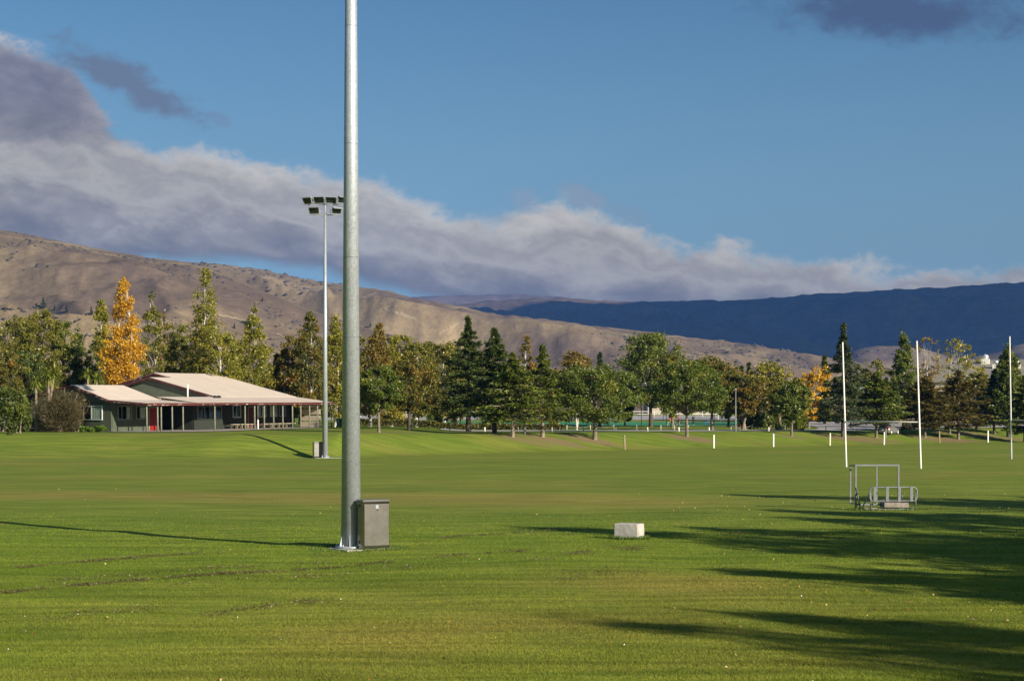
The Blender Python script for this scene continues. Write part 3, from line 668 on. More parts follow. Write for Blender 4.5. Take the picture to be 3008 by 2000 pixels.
# ================================================================== MATERIALS FOR THINGS
def mat_galv(name, base=(0.39, 0.42, 0.435), rough=0.42, sc=50.0):
    m, nt, b = new_mat(name)
    tc = N(nt, 'ShaderNodeTexCoord').outputs['Object']
    v = N(nt, 'ShaderNodeTexVoronoi', Scale=sc); L(nt, vmul(nt, tc, (1, 1, 0.6)), v.inputs['Vector'])
    sp_ = N(nt, 'ShaderNodeSeparateColor'); L(nt, v.outputs['Color'], sp_.inputs[0])
    f = noise_n(nt, tc, 2.2, 5, 0.6)
    fac = math_n(nt, 'ADD', math_n(nt, 'MULTIPLY', sp_.outputs[0], 0.5), math_n(nt, 'MULTIPLY', f, 0.5))
    L(nt, ramp(nt, fac, [(0.2, tuple(c * 0.78 for c in base)), (0.8, tuple(min(1, c * 1.22) for c in base))]), b.inputs['Base Color'])
    L(nt, math_n(nt, 'ADD', rough - 0.12, math_n(nt, 'MULTIPLY', sp_.outputs[1], 0.34)), b.inputs['Roughness'])
    b.inputs['Metallic'].default_value = 0.42
    bump(nt, b, sp_.outputs[2], 0.25, 0.006)
    return m
SEAM = mat_simple('seam_shadow_gap', (0.10, 0.11, 0.115), .7, .2, .1, 5, 0); GALV = mat_galv('galvanised_steel'); GALV_FINE = mat_galv('galvanised_tube', (0.165, 0.175, 0.18), 0.5, 60)
STEEL = mat_simple('stainless_steel', (0.235, 0.225, 0.20), 0.32, 1.0, 0.16, 4.0, 0.05)
STEEL_SIDE = mat_simple('stainless_side', (0.26, 0.25, 0.225), 0.16, 0.98, 0.1, 5.0, 0.03)
CONC = mat_simple('concrete', (0.40, 0.375, 0.335), 0.95, 0, 0.16, 5.0, 0.5)
CONC_DARK = mat_simple('weathered_concrete', (0.21, 0.185, 0.15), 0.95, 0, 0.35, 5.0, 0.5)
WHITE = mat_simple('white_paint', (0.70, 0.67, 0.60), 0.6, 0, 0.08, 5.0, 0.1)
CREAM = mat_simple('cream_paint', (0.72, 0.63, 0.42), 0.7, 0, 0.12, 5.0, 0.1)
TIMBER = mat_simple('grey_timber', (0.24, 0.19, 0.115), 0.9, 0, 0.3, 6.0, 0.4)
TIMBER_PALE = mat_simple('pale_timber', (0.46, 0.40, 0.28), 0.9, 0, 0.2, 6.0, 0.3)
GREYP = mat_simple('grey_plastic', (0.17, 0.19, 0.21), 0.6, 0, 0.15, 5.0, 0.1)
BLACK = mat_simple('black_metal', (0.02, 0.02, 0.022), 0.5, 0, 0.2, 5.0, 0.1)
RUBBER = mat_simple('rubber', (0.02, 0.02, 0.02), 0.85, 0, 0.2, 8.0, 0.1)
CHAIN = mat_simple('chain_metal', (0.22, 0.21, 0.19), 0.6, 0.4, 0.2, 8.0, 0.0)
RED = mat_simple('red_paint', (0.22, 0.012, 0.008), 0.55, 0, 0.2, 4.0, 0.1)
DARKRED = mat_simple('dark_red', (0.10, 0.012, 0.012), 0.6, 0, 0.2, 4.0, 0.1)
LAMPGREY = mat_simple('lamp_housing', (0.36, 0.36, 0.36), 0.5, 0.3, 0.1, 6.0, 0.05)
SKINT = mat_simple('skin', (0.48, 0.29, 0.20), 0.7, 0, 0.08, 6.0, 0)
def mat_plain(name, c, rough=0.8): return mat_simple(name, c, rough, 0, 0.1, 8.0, 0)
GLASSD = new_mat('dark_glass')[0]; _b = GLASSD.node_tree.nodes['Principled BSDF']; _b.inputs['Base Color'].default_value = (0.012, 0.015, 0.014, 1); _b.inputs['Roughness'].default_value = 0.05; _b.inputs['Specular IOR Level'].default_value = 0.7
def mat_glass():
    m, nt, b = new_mat('window_glass'); nt.nodes.remove(b)
    t = N(nt, 'ShaderNodeBsdfTransparent'); g = N(nt, 'ShaderNodeBsdfGlossy', Roughness=0.03); lw = N(nt, 'ShaderNodeLayerWeight'); fac = math_n(nt, 'ADD', math_n(nt, 'MULTIPLY', math_n(nt, 'POWER', lw.outputs['Facing'], 4.0), 0.7), 0.05)
    mx = N(nt, 'ShaderNodeMixShader'); L(nt, fac, mx.inputs[0]); L(nt, t.outputs[0], mx.inputs[1]); L(nt, g.outputs[0], mx.inputs[2])
    t.inputs[0].default_value = (0.85, 0.9, 0.88, 1); L(nt, mx.outputs[0], nt.nodes['Material Output'].inputs[0]); return m
GLASS = mat_glass()
def mat_asphalt(name, c=(0.16, 0.15, 0.145)):
    m, nt, b = new_mat(name); pos = N(nt, 'ShaderNodeNewGeometry').outputs['Position']
    f = noise_n(nt, pos, 0.4, 5, 0.6); g = noise_n(nt, pos, 14, 3, 0.7)
    cc = ramp(nt, f, [(0.3, tuple(x * 0.82 for x in c)), (0.7, tuple(x * 1.18 for x in c))])
    cc = mix_c(nt, 0.5, cc, ramp(nt, g, [(0.3, (0.75,) * 3), (0.7, (1.25,) * 3)]), 'MULTIPLY')
    L(nt, cc, b.inputs['Base Color']); b.inputs['Roughness'].default_value = 0.95; bump(nt, b, g, 0.3, 0.01); return m
ASPH = mat_asphalt('asphalt', (0.36, 0.325, 0.295)); ASPH2 = mat_asphalt('pale_asphalt', (0.33, 0.31, 0.295)); PATHM = mat_asphalt('patio_concrete', (0.27, 0.235, 0.215))

# ================================================================== FLAT SURFACES LAID ON THE GROUND
def sheet(name, fn, nu, nv, mat, lift=0.05):
    """fn(u,v)->(x,y); drapes a sheet over the ground"""
    u, v = np.meshgrid(np.linspace(0, 1, nu), np.linspace(0, 1, nv))
    X, Y = fn(u, v); Z = ground(X, Y) + lift
    vid = np.arange(nu * nv).reshape(nv, nu)
    fs = np.stack([vid[:-1, :-1], vid[:-1, 1:], vid[1:, 1:], vid[1:, :-1]], -1).reshape(-1, 4)
    o = np_obj(name, np.stack([X, Y, Z], -1).reshape(-1, 3), fs, mat, smooth=True); o['kind'] = 'structure'; return o
def foot(X): return np.interp(X, FX, FY)
# access road along the top of the bank
def road_fn(u, v):
    X = -9 + u * 62; top_ = np.maximum(206, foot(X) + np.interp(X, WX, WY) / 0.72 + 1.5)
    return X, top_ + v * 9.0
rd = sheet('road', road_fn, 80, 8, ASPH2)
for i_, v_ in enumerate(rd.data.vertices): v_.co.z += .11 * (i_ // 80) / 7
# car park on the right
def park_fn(u, v):
    Y0 = 232 + v * 96; x0 = 0.176 * Y0 + 2 * np.sin(v * 5); X = x0 + u * 120
    return X, np.maximum(Y0, foot(X) + 22)
sheet('car_park', park_fn, 70, 40, ASPH)
# hard courts
COURT = mat_plain('green_court', (0.018, 0.20, 0.085), 0.8)
sheet('sports_court', lambda u, v: (2.0 + u * 42, 289 + v * 31 - u * 0), 50, 14, COURT, 0.06)
sheet('sports_court', lambda u, v: (-14 + u * 15.6, 306 + v * 16), 24, 8, COURT, 0.06)
sheet('road', lambda u, v: (-40 + u * 94, 340 + v * 52), 60, 14, ASPH2)
LINE = mat_plain('white_line', (0.75, 0.75, 0.72))
for i in range(9):
    x0 = 2420 + i * 58; c0 = G(x0, 1243.5, 200); c1 = G(x0 + 22, 1249.5, 200)
    sheet('bay_marking', lambda u, v, a=c0, b=c1: (a.x + (b.x - a.x) * v + u * 0.14, a.y + (b.y - a.y) * v), 2, 8, LINE, 0.075)
for k, (ax, ay, bx, by) in enumerate([(3, 292, 43, 292), (3, 317, 43, 317), (16, 292, 16, 317), (30, 292, 30, 317)]):
    dx, dy = (0, 0.12) if ay == by else (0.12, 0)
    sheet('court_marking', lambda u, v: (ax + (bx - ax) * u + dx * v, ay + (by - ay) * u + dy * v), 30, 2, LINE, 0.08)

# ================================================================== FLOODLIGHT POLES
POLE_H = 20.55
GLASS_G = GLASSD
def flood_head(root, p, yaw, tilt):
    Rm = Matrix.Rotation(yaw, 4, 'Z') @ Matrix.Rotation(tilt, 4, 'X')
    def T(v): return Rm @ Vector(v)
    mb = MB()   # tapered housing, open face towards local -Y
    Rm = Rm @ Matrix.Scale(1.12, 4); f = [(-.36, -.16, -.24), (.36, -.16, -.24), (.36, -.16, .24), (-.36, -.16, .24)]; b = [(-.20, .22, -.15), (.20, .22, -.15), (.20, .22, .17), (-.20, .22, .17)]
    mb.add([T(v) for v in f + b], [(0, 3, 2, 1), (4, 5, 6, 7), (0, 1, 5, 4), (1, 2, 6, 5), (2, 3, 7, 6), (3, 0, 4, 7)])
    rim = MB()
    hs = mb.build('lamp_head', LAMPGREY, root, p)
    for (c, d) in (((0, -.175, .25), (.78, .05, .04)), ((0, -.175, -.25), (.78, .05, .04)), ((-.375, -.175, 0), (.04, .05, .46)), ((.375, -.175, 0), (.04, .05, .46))):
        rim.box(T(c), d, Rm.to_3x3())
    rim.box(T((0, -.3, .262)), (.78, .26, .012), Rm.to_3x3())
    rim.build('rim', LAMPGREY, hs)
    g = MB(); g.box(T((0, -.166, 0)), (.70, .012, .45), Rm.to_3x3()); g.build('lens', GLASS_G, hs)
    y = MB(); y.tube([T((-.40, 0, 0)), T((-.40, .02, -.32)), T((.40, .02, -.32)), T((.40, 0, 0))], 0.02, 6); y.tube([T((0, .02, -.32)), Vector((0, 0, -.42))], 0.035, 6)
    y.build('yoke', LAMPGREY, hs)
def flood_pole(name, loc, label, r0=0.235, yaw=0.0):
    root = empty(name, loc, 0, label, 'floodlight', 'floodlight masts beside the field')
    prof = []; rt = 0.088; z = 0.0
    joints = [2.05, 5.0, 6.9, 9.6, 12.4, 15.2, 18.2]
    def rad(z): return r0 + (rt - r0) * z / POLE_H
    mp = MB(); mp.lathe([(rad(-.1), -.1), (rad(POLE_H), POLE_H)], 48); mp.lathe([(rad(POLE_H), POLE_H), (0.0, POLE_H + 0.05)], 24)
    mo = mp.build('mast', GALV, root)
    for j in joints: MB().lathe([(rad(j) - .001, j - 0.006), (rad(j) + .0012, j - .005), (rad(j) + .0012, j + 0.005), (rad(j) - .001, j + .006)], 48).build('seam', SEAM, mo)
    fn = MB()
    for k in range(6):
        q = k * math.pi / 3 + 0.5; d = Vector((math.cos(q), math.sin(q), 0)); s = Vector((-d.y, d.x, 0)) * 0.008
        p0 = d * (r0 - 0.01)
        vs = [p0 + s, d * (r0 + 0.055) + s, p0 + s + Vector((0, 0, 0.30)), p0 - s, d * (r0 + 0.055) - s, p0 - s + Vector((0, 0, 0.30))]
        fn.add([v + Vector((0, 0, 0.05)) for v in vs], [(0, 1, 2), (3, 5, 4), (0, 3, 4, 1), (1, 4, 5, 2), (2, 5, 3, 0)])
    fn.lathe([(r0 + 0.14, 0.0), (r0 + 0.14, 0.05), (r0 - 0.02, 0.05)], 32)
    for k in range(6):
        q = k * math.pi / 3; fn.lathe([(0.022, 0.05), (0.022, 0.09), (0.0, 0.09)], 8, (math.cos(q) * (r0 + 0.09), math.sin(q) * (r0 + 0.09), 0))
    fn.build('base_flange', GALV, root)
    Rz = Matrix.Rotation(yaw, 4, 'Z')
    ca = MB(); 
    for zz, w in ((POLE_H + 0.28, 1.45), (POLE_H - 0.58, 0.98)):
        ca.box(Rz @ Vector((0, 0, zz)), (2 * w, 0.07, 0.07), Rz.to_3x3())
    ca.tube([(0, 0, POLE_H - 0.1), (0, 0, POLE_H + 0.28)], 0.05, 8)
    ca.build('crossarm', LAMPGREY, root)
    for (x, zz, yw, tl) in ((-1.40, POLE_H + 0.72, -0.42, 0.38), (-0.47, POLE_H + 0.72, -0.05, 0.3), (0.47, POLE_H + 0.72, 0.32, 0.36), (1.38, POLE_H + 0.72, 0.75, 0.40), (-0.9, POLE_H - 0.14, 0.05, 0.28), (0.9, POLE_H - 0.14, 0.7, 0.5)):
        flood_head(root, Rz @ Vector((x, 0, zz)), yw + yaw, tl)
    return root
p1 = G(1031, 1611); flood_pole('floodlight_pole', (p1.x, p1.y, p1.z + 0.02), 'tall galvanised floodlight mast, the near one with a steel cabinet at its foot', yaw=R(-8))
p2 = G(955, 1345); flood_pole('floodlight_pole', (p2.x, p2.y, p2.z + 0.02), 'galvanised floodlight mast with six lamp heads, standing near the clubhouse bank', yaw=R(-8))
def pad(p, dx, dy, off, rz, label):
    mb = MB(); mb.bbox((0, 0, -0.08), (dx, dy, 0.24), 0.015); o = mb.build('concrete_pad', CONC, None, (p.x + off[0], p.y + off[1], p.z - 0.02), rz); tag(o, label, 'pad')
pad(p1, 1.3, 1.0, (0.26, -0.02), R(32), 'pale concrete pad under the near mast and cabinet')
pad(p2, 2.6, 1.6, (0.45, -0.1), R(10), 'pale concrete pad under the far mast with two cabinets')

def cabinet(loc, rz, w, d, h, label, rich=True):
    root = empty('control_cabinet', loc, rz, label, 'cabinet')
    mb = MB(); mb.bbox((0, 0, h / 2 - 0.02), (w, d, h - 0.05), 0.006); mb.build('body', STEEL_SIDE, root)
    mb = MB(); mb.bbox((0.012, -d / 2 - 0.010, h * 0.485), (w - 0.05, 0.022, h * 0.86), 0.005); dr = mb.build('door', STEEL, root)
    if rich:
        mb = MB(); mb.box((0.02, -d / 2 - 0.023, h * 0.86), (0.075, 0.004, 0.085)); mb.build('notice_plate', mat_plain('plate_grey', (0.27, 0.30, 0.31), 0.5), dr)
        mb = MB(); mb.lathe([(0.0, 0), (0.012, 0), (0.012, 0.012), (0, 0.014)], 12, (0, 0, 0)); lk = mb.build('lock', BLACK, dr, (0.02, -d / 2 - 0.021, h * 0.79)); lk.rotation_euler = (R(90), 0, 0)
        for zz in (0.13, 0.88):
            mb = MB(); mb.box((-w / 2 - 0.003, 0, h * zz), (0.006, 0.05, 0.075))
            for k in range(4): mb.box((-w / 2 - 0.008, 0, h * zz - 0.026 + k * 0.017), (0.006, 0.044, 0.006))
            mb.build('vent', BLACK, root)
    mb = MB(); mb.bbox((0.0, -0.010, h - 0.02), (w + 0.016, d + 0.035, 0.05), 0.005); mb.build('lid', STEEL, root)
    mb = MB(); mb.box((0, 0, 0.012), (w + 0.02, d + 0.02, 0.05)); mb.build('plinth', STEEL_SIDE, root)
cc = G(1092, 1614); cabinet((cc.x + 0.02, cc.y + 0.10, p1.z + 0.035), R(33), 0.71, 0.30, 1.14, 'scuffed stainless steel cabinet at the foot of the near floodlight mast')
c2 = on(927.5, p2.y - 0.25); cabinet((c2.x, c2.y, p2.z + 0.09), R(30), 0.46, 0.26, 1.25, 'narrow grey cabinet, left of the pair beside the far mast', False)
c3 = on(939.5, p2.y + 0.1); cabinet((c3.x, c3.y, p2.z + 0.09), R(-20), 0.40, 0.26, 1.25, 'narrow grey cabinet touching the far mast, right of the pair', False)

# ================================================================== GOAL POSTS
def goal(a, b, ta, tb, bar, label, r=0.062):
    root = empty('rugby_goal', (a.x, a.y, a.z), 0, label, 'goal posts', 'rugby goals on the field')
    loc = root.location
    for p, t in ((a, ta), (b, tb)):
        MB().tube([p - loc + Vector((0, 0, -0.3)), p - loc, t - loc], [r, r, r * 0.8], 12).build('upright', WHITE, root)
    qa, qb = bar
    MB().tube([qa - loc, qb - loc], 0.042, 10).build('crossbar', WHITE, root)
ga = G(2486, 1371); gb = G(2705, 1376); ta = W(2475, 1005, ga.y); tb = W(2693, 1001, gb.y)
goal(ga, gb, ta, tb, (W(2482.3, 1237.5, ga.y), W(2701, 1239.5, gb.y)), 'white rugby goal with both leaning uprights, in front of the grey car')
gc = G(2971, 1348); gd = gc + Vector((4.0, -3.9, 0)); gd.z = float(ground(gd.x, gd.y)); tc_ = W(2966, 988, gc.y); td = gd + (tc_ - gc)
qa = W(2969.5, 1234, gc.y); goal(gc, gd, tc_, td, (qa, gd + (qa - gc)), 'white rugby goal cut by the frame, its single upright and bar end showing')

# ================================================================== SCRUM MACHINE
s0 = G(2524, 1499); S = s0.y / F
def scrum():
    root = empty('scrum_machine', (s0.x, s0.y, s0.z), R(3), 'grey steel scrum training frame standing in the tree shade', 'training frame')
    wv_ = 128 * S; hz = 116 * S; zb = 16 * S; y0 = 0.45
    mb = MB(); r = 0.030
    def bar(p, q, w=0.055):
        p, q = Vector(p), Vector(q); d = q - p; mb.box((p + q) / 2, (w, w, d.length), d.to_track_quat('Z', 'Y').to_matrix())
    bar((0, y0, 0), (0, y0, zb + hz)); bar((wv_, y0, zb - 0.1), (wv_, y0, zb + hz)); bar((-.03, y0, zb + hz), (wv_ + .03, y0, zb + hz)); bar((0, y0, zb), (wv_, y0, zb)); bar((0.73 * 1, y0, zb), (0.73, y0, zb + hz), 0.045)
    mb.build('upright_frame', GALV_FINE, root)
    mb = MB(); bar((-0.10, y0 + 0.35, zb), (-0.10, y0 + 0.35, zb + hz - 0.02), 0.05); bar((-0.1, y0 + 0.35, zb + hz - .02), (0, y0, zb + hz - .02), 0.04); bar((-0.1, y0 + 0.35, zb + 0.02), (0, y0, zb + .02), 0.04); mb.build('rear_post', GALV_FINE, root)
    # rounded push rail in front
    x0, x1, z0, z1 = 31 * S, 172 * S, 28 * S, 68 * S; rr = 0.14
    pts = []
    for cx, cz, a0 in ((x1 - rr, z1 - rr, 0), (x0 + rr, z1 - rr, 90), (x0 + rr, z0 + rr, 180), (x1 - rr, z0 + rr, 270)):
        for k in range(6): q = R(a0 + k * 18); pts.append((cx + rr * math.cos(q), 0, cz + rr * math.sin(q)))
    pts.append(pts[0]); mb = MB(); mb.tube(pts, 0.026, 8, cap=False); mb.build('push_rail', GALV_FINE, root)
    for px_ in (46, 83, 119, 155):
        mb = MB(); mb.bbox((px_ * S, -0.03, (z0 + z1) / 2), (0.10, 0.02, z1 - z0 + 0.05), 0.004); mb.build('pad_plate', GALV_FINE, root)
    for px_ in (34, 168):
        mb = MB(); mb.tube([(px_ * S, 0.0, 0), (px_ * S, 0.0, z0 + 0.3)], 0.024, 8); mb.build('leg', GALV_FINE, root)
    for (p, q) in (((0.0, y0 - .03, 0.78), (0.15, y0 - .05, 0.02)), ((31 * S, 0, 0.62), (0.17, y0 - .1, 0.02)), ((wv_ + .02, y0, 0.75), (1.72, y0 - .2, 0.06)), ((x1 - .15, .02, .45), (1.72, y0 - .15, 0.05))):
        mb = MB(); mb.tube([p, q], 0.022, 8); mb.build('brace', GALV_FINE, root)
    mb = MB(); mb.box((0.20 + 0.9, 0.02, 0.03), (1.75, 0.07, 0.06)); mb.box((1.1, y0 + .25, 0.03), (1.75, 0.07, 0.06)); mb.box((0.24, .32, .035), (0.06, .7, .05)); mb.box((1.95, .32, .035), (0.06, .7, .05)); mb.build('skid', GALV_FINE, root)
    mb = MB(); mb.box((0.42, .3, .075), (0.46, .5, .022)); mb.build('foot_board', TIMBER, root)
    o = MB().bbox((0, 0, 0.11), (0.86, 0.55, 0.17), 0.02).build('concrete_slab', CONC_DARK, None, (s0.x + 1.28, s0.y + 0.33, s0.z + 0.07), R(3)); tag(o, 'mossy concrete slab weighing down the scrum training frame', 'slab')
scrum()
# concrete block
b0 = G(1836, 1584); 
bm = bmesh.new(); bmesh.ops.create_cube(bm, size=1.0)
for v in bm.verts: v.co = Vector((v.co.x * 0.66 , v.co.y * 0.46, v.co.z * 0.42))
bmesh.ops.bevel(bm, geom=bm.edges[:], offset=0.022, segments=3, affect='EDGES'); bmesh.ops.subdivide_edges(bm, edges=[e for e in bm.edges if e.calc_length() > 0.2], cuts=10, use_grid_fill=True)
for v in bm.verts:
    n = fbm(v.co.x * 9 + 4, v.co.y * 9 + v.co.z * 7, 12, 3) - 0.5; v.co *= 1 + 0.05 * float(n)
me = bpy.data.meshes.new('concrete_block'); bm.to_mesh(me); bm.free(); me.materials.append(CONC)
blk = bpy.data.objects.new('concrete_block', me); COL.objects.link(blk); blk.location = (b0.x + 0.12, b0.y + 0.26, b0.z + 0.18); blk.rotation_euler = (0, 0, R(-25)); tag(blk, 'pale rough concrete block sitting alone on the lawn', 'block')

# ================================================================== MARKER POSTS, BOLLARDS, CHAINS
MGRP = 'marker posts along the field edge'
for (x, y, yt, wpx, mat, lab, lean) in (
    (1836, 1320, 1277, 5.5, TIMBER, 'weathered timber marker post leaning, before the round broadleaf tree', -3), (2097, 1316, 1277, 4.5, WHITE, 'white marker post at the field edge below the rusty tree', 0),
    (2272, 1312, 1274, 4.5, WHITE, 'white marker post at the field edge, before the forked brown tree', 0), (2438, 1308, 1272, 4.2, CREAM, 'cream marker post just outside the leaning goal upright', 1),
    (2597, 1306, 1269, 4.0, WHITE, 'white marker post between the uprights, in front of the grey car', 1), (2760, 1301, 1266, 4.2, TIMBER, 'brown timber marker post to the right of the nearer goal', -1), (2902, 1299, 1265, 4.0, WHITE, 'white marker post nearest the goal cut by the frame', 0)):
    p = G(x, y); s = p.y / F; h = (y - yt) * s; w = wpx * s * .85
    mb = MB(); mb.bbox((0, 0, h / 2 - 0.15), (w, w, h + 0.3), 0.012); mb.lathe([(w * 0.42, h), (w * 0.2, h + 0.03), (0, h + 0.035)], 8)
    o = mb.build('marker_post', mat, None, p, 0.2); o.rotation_euler = (0, R(lean), 0.2); tag(o, lab, 'post', MGRP)
def bollard(x, y, h, r, mat, label, group, Y=None, cap=True):
    p = G(x, y, 120) if Y is None else on(x, Y)
    mb = MB(); mb.lathe([(r, -0.25), (r, h - 0.05), (r * 0.8, h), (0, h + 0.012)], 14)
    if cap: mb.lathe([(r * 1.12, h * 0.80), (r * 1.12, h * 0.86)], 14)
    o = mb.build('bollard', mat, None, p); return tag(o, label, 'bollard', group)
def road_pt(x, v):
    for X in np.linspace(-9, 53, 2500):
        a, b = road_fn((X + 9) / 62, v)
        if abs(a / b - (x - HX) / F) < 4e-5: return float(b)
    return 215.0
WB = ['by the two left cedars', 'between the bright cedar and the next conifer', 'left of the round broadleaf tree', 'below the tall oak', 'left of the lone green tree trunk', 'right of the lone green tree trunk', 'near the bushes at the car park']
for x, w_ in zip((1424, 1621.5, 1714.5, 1902, 1994, 2083, 2258), WB):
    bollard(x, 0, 0.52, 0.095, WHITE, 'short white bollard on the road edge ' + w_, 'white bollards along the road', road_pt(x, 0.02) - 0.7)
for x, w_ in zip((1217, 1321, 1522, 1809, 2173), ('right of the dark trunk by the hedge', 'left of the tallest cedar', 'behind the bright cedar trunk', 'right of the round broadleaf tree', 'beside the thin light pole')):
    bollard(x, 0, 0.50, 0.062, GREYP, 'short grey bollard ' + w_, 'grey bollards along the road', road_pt(x, 0.0) - 0.4 if x > 1450 else 203.0)
GB = ('left of the leaning goal upright', 'right of the leaning goal upright', 'in front of the grey car', 'right of the grey car', 'left of the brown conifers', 'behind the brown marker post', 'below the large green tree')
for x, w_ in zip((2426, 2510, 2591, 2672, 2752, 2910, 2984), GB):
    X0 = (x - HX) / F; Yb = 232.0
    for _ in range(20): Yb = max(232.0, float(foot(X0 * Yb)) + 21)
    bollard(x, 0, 0.62, 0.055, GREYP, 'thin grey bollard on the car park edge ' + w_, 'grey bollards along the car park', Yb)
bollard(2831, 1273, 0.75, 0.075, WHITE, 'white bollard on bare soil beside the brown conifers', None)
PB = ('under the two white trunks', 'right of the two white trunks', 'left of the tall oak', 'just below the tall oak', 'right of the tall oak', 'beside the running player', 'behind the lone green tree', 'left of the thin light pole', 'right of the forked brown tree', 'below the dark bushes', 'at the end by the flax')
PX = (1665, 1734, 1803, 1870, 1941, 1981, 2022, 2147, 2209, 2263, 2306); prev = None
for i, (x, w_) in enumerate(zip(PX, PB)):
    Yp = 236 + 4 * math.sin(i); p = on(x, Yp)
    o = bollard(x, 0, 0.78, 0.075, TIMBER_PALE, 'pale timber bollard with chains ' + w_, 'timber bollards strung with chain', Yp, False)
    if prev is not None and x - prev[1] < 80:
        a, b = prev[0] + Vector((0, 0, 0.66)), p + Vector((0, 0, 0.66)); mid = a.lerp(b, 0.5)
        pts = [a.lerp(b, k / 10) - Vector((0, 0, 0.26 * (1 - (k / 5 - 1) ** 2))) - mid for k in range(11)]
        c = MB().tube(pts, 0.03, 5).build('chain', CHAIN, None, mid); tag(c, 'sagging chain hung to the timber bollard ' + w_, 'chain', 'chains between timber bollards')
    prev = (p, x)

# ================================================================== CLUBHOUSE
KC = 1.113; CO = Vector((-34.5, 158.0, 1.959))
def CW(a, b, z=0.0, on_ground=False):
    X = CO.x + KC * (0.5 * a + 0.866 * b); Y = CO.y + KC * (0.866 * a - 0.5 * b)
    return Vector((X, Y, float(ground(X, Y)) if on_ground else CO.z + KC * (z + 0.0117 * a)))
def mat_board(name, col, per=0.2, axis=2, dirt=True):
    m, nt, b = new_mat(name); tc = N(nt, 'ShaderNodeTexCoord').outputs['Object']
    s = N(nt, 'ShaderNodeSeparateXYZ'); L(nt, tc, s.inputs[0])
    fr = math_n(nt, 'FRACT', math_n(nt, 'DIVIDE', s.outputs[axis], per)) if axis == 2 else math_n(nt, 'FRACT', math_n(nt, 'DIVIDE', math_n(nt, 'ADD', s.outputs[0], s.outputs[1]), per))
    groove = smooth_n(nt, math_n(nt, 'ABSOLUTE', math_n(nt, 'SUBTRACT', fr, 0.5)), 0.40, 0.48)
    f = noise_n(nt, tc, 1.3, 5, 0.65)
    c = ramp(nt, f, [(0.3, tuple(x * 0.82 for x in col)), (0.7, tuple(x * 1.18 for x in col))])
    c = mix_c(nt, math_n(nt, 'MULTIPLY', groove, 0.55), c, tuple(x * 0.4 for x in col))
    L(nt, c, b.inputs['Base Color']); b.inputs['Roughness'].default_value = 0.8
    bump(nt, b, math_n(nt, 'SUBTRACT', fr, math_n(nt, 'MULTIPLY', groove, 1.5)), 0.35, 0.03); return m
def mat_roof(name, col):
    m, nt, b = new_mat(name); tc = N(nt, 'ShaderNodeTexCoord').outputs['Object']
    s = N(nt, 'ShaderNodeSeparateXYZ'); L(nt, tc, s.inputs[0])
    w = math_n(nt, 'SINE', math_n(nt, 'MULTIPLY', s.outputs[0], 2 * math.pi / 0.11))
    f = noise_n(nt, vmul(nt, tc, (1, 0.25, 1)), 0.9, 5, 0.65)
    c = ramp(nt, f, [(0.3, tuple(x * 0.93 for x in col)), (0.7, tuple(min(1, x * 1.06) for x in col))])
    lap = smooth_n(nt, math_n(nt, 'ABSOLUTE', math_n(nt, 'SUBTRACT', math_n(nt, 'FRACT', math_n(nt, 'DIVIDE', s.outputs[1], 4.1)), 0.5)), 0.488, 0.498)
    c = mix_c(nt, math_n(nt, 'MULTIPLY', lap, 0.25), c, tuple(x * 0.5 for x in col))
    L(nt, c, b.inputs['Base Color']); b.inputs['Roughness'].default_value = 0.6; b.inputs['Specular IOR Level'].default_value = 0.25
    bump(nt, b, w, 0.25, 0.01); return m
def mat_fascia():
    m, nt, b = new_mat('peeling_red_paint'); tc = N(nt, 'ShaderNodeTexCoord').outputs['Object']
    f = noise_n(nt, vmul(nt, tc, (1.0, 1.0, 3.0)), 2.3, 5, 0.7); g = noise_n(nt, tc, 0.4, 3)
    k = math_n(nt, 'MULTIPLY', smooth_n(nt, f, 0.56, 0.64), smooth_n(nt, g, 0.35, 0.5))
    L(nt, mix_c(nt, k, ramp(nt, noise_n(nt, tc, 3), [(0.3, (0.060, 0.012, 0.010)), (0.7, (0.125, 0.022, 0.017))]), (0.55, 0.48, 0.42)), b.inputs['Base Color']); b.inputs['Roughness'].default_value = 0.75; return m
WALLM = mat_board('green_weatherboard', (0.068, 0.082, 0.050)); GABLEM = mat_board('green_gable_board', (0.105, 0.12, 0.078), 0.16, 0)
WALL_SHADE = mat_board('shaded_green_weatherboard', (0.019, 0.024, 0.016)); ROOFM = mat_roof('pale_roof_iron', (0.60, 0.50, 0.405)); FASM = mat_fascia()  # darker weatherboard copy: the deep veranda shade is put into its colour
POSTM = mat_simple('weathered_post', (0.185, 0.185, 0.135), 0.9, 0, 0.3, 4.0, 0.3); FRAMEM = mat_simple('window_frame_paint', (0.50, 0.53, 0.52), 0.6, 0, 0.1, 5.0, 0)
FRAMED = mat_simple('green_frame_paint', (0.22, 0.24, 0.19), 0.6, 0, 0.1, 5.0, 0); CURT = mat_simple('curtain_cloth', (0.72, 0.70, 0.60), 0.95, 0, 0.12, 3.0, 0)
SCREENM = mat_simple('beige_panel', (0.50, 0.43, 0.32), 0.85, 0, 0.1, 3.0, 0.1)
club = empty('clubhouse', CO, R(60), 'green weatherboard clubhouse with pale iron roofs, red fascias and a long veranda', 'building')
club.rotation_euler = (0, -0.0117, R(60)); club.scale = (KC,) * 3
def Pt(a, b, z): return Vector((a, -b, z))
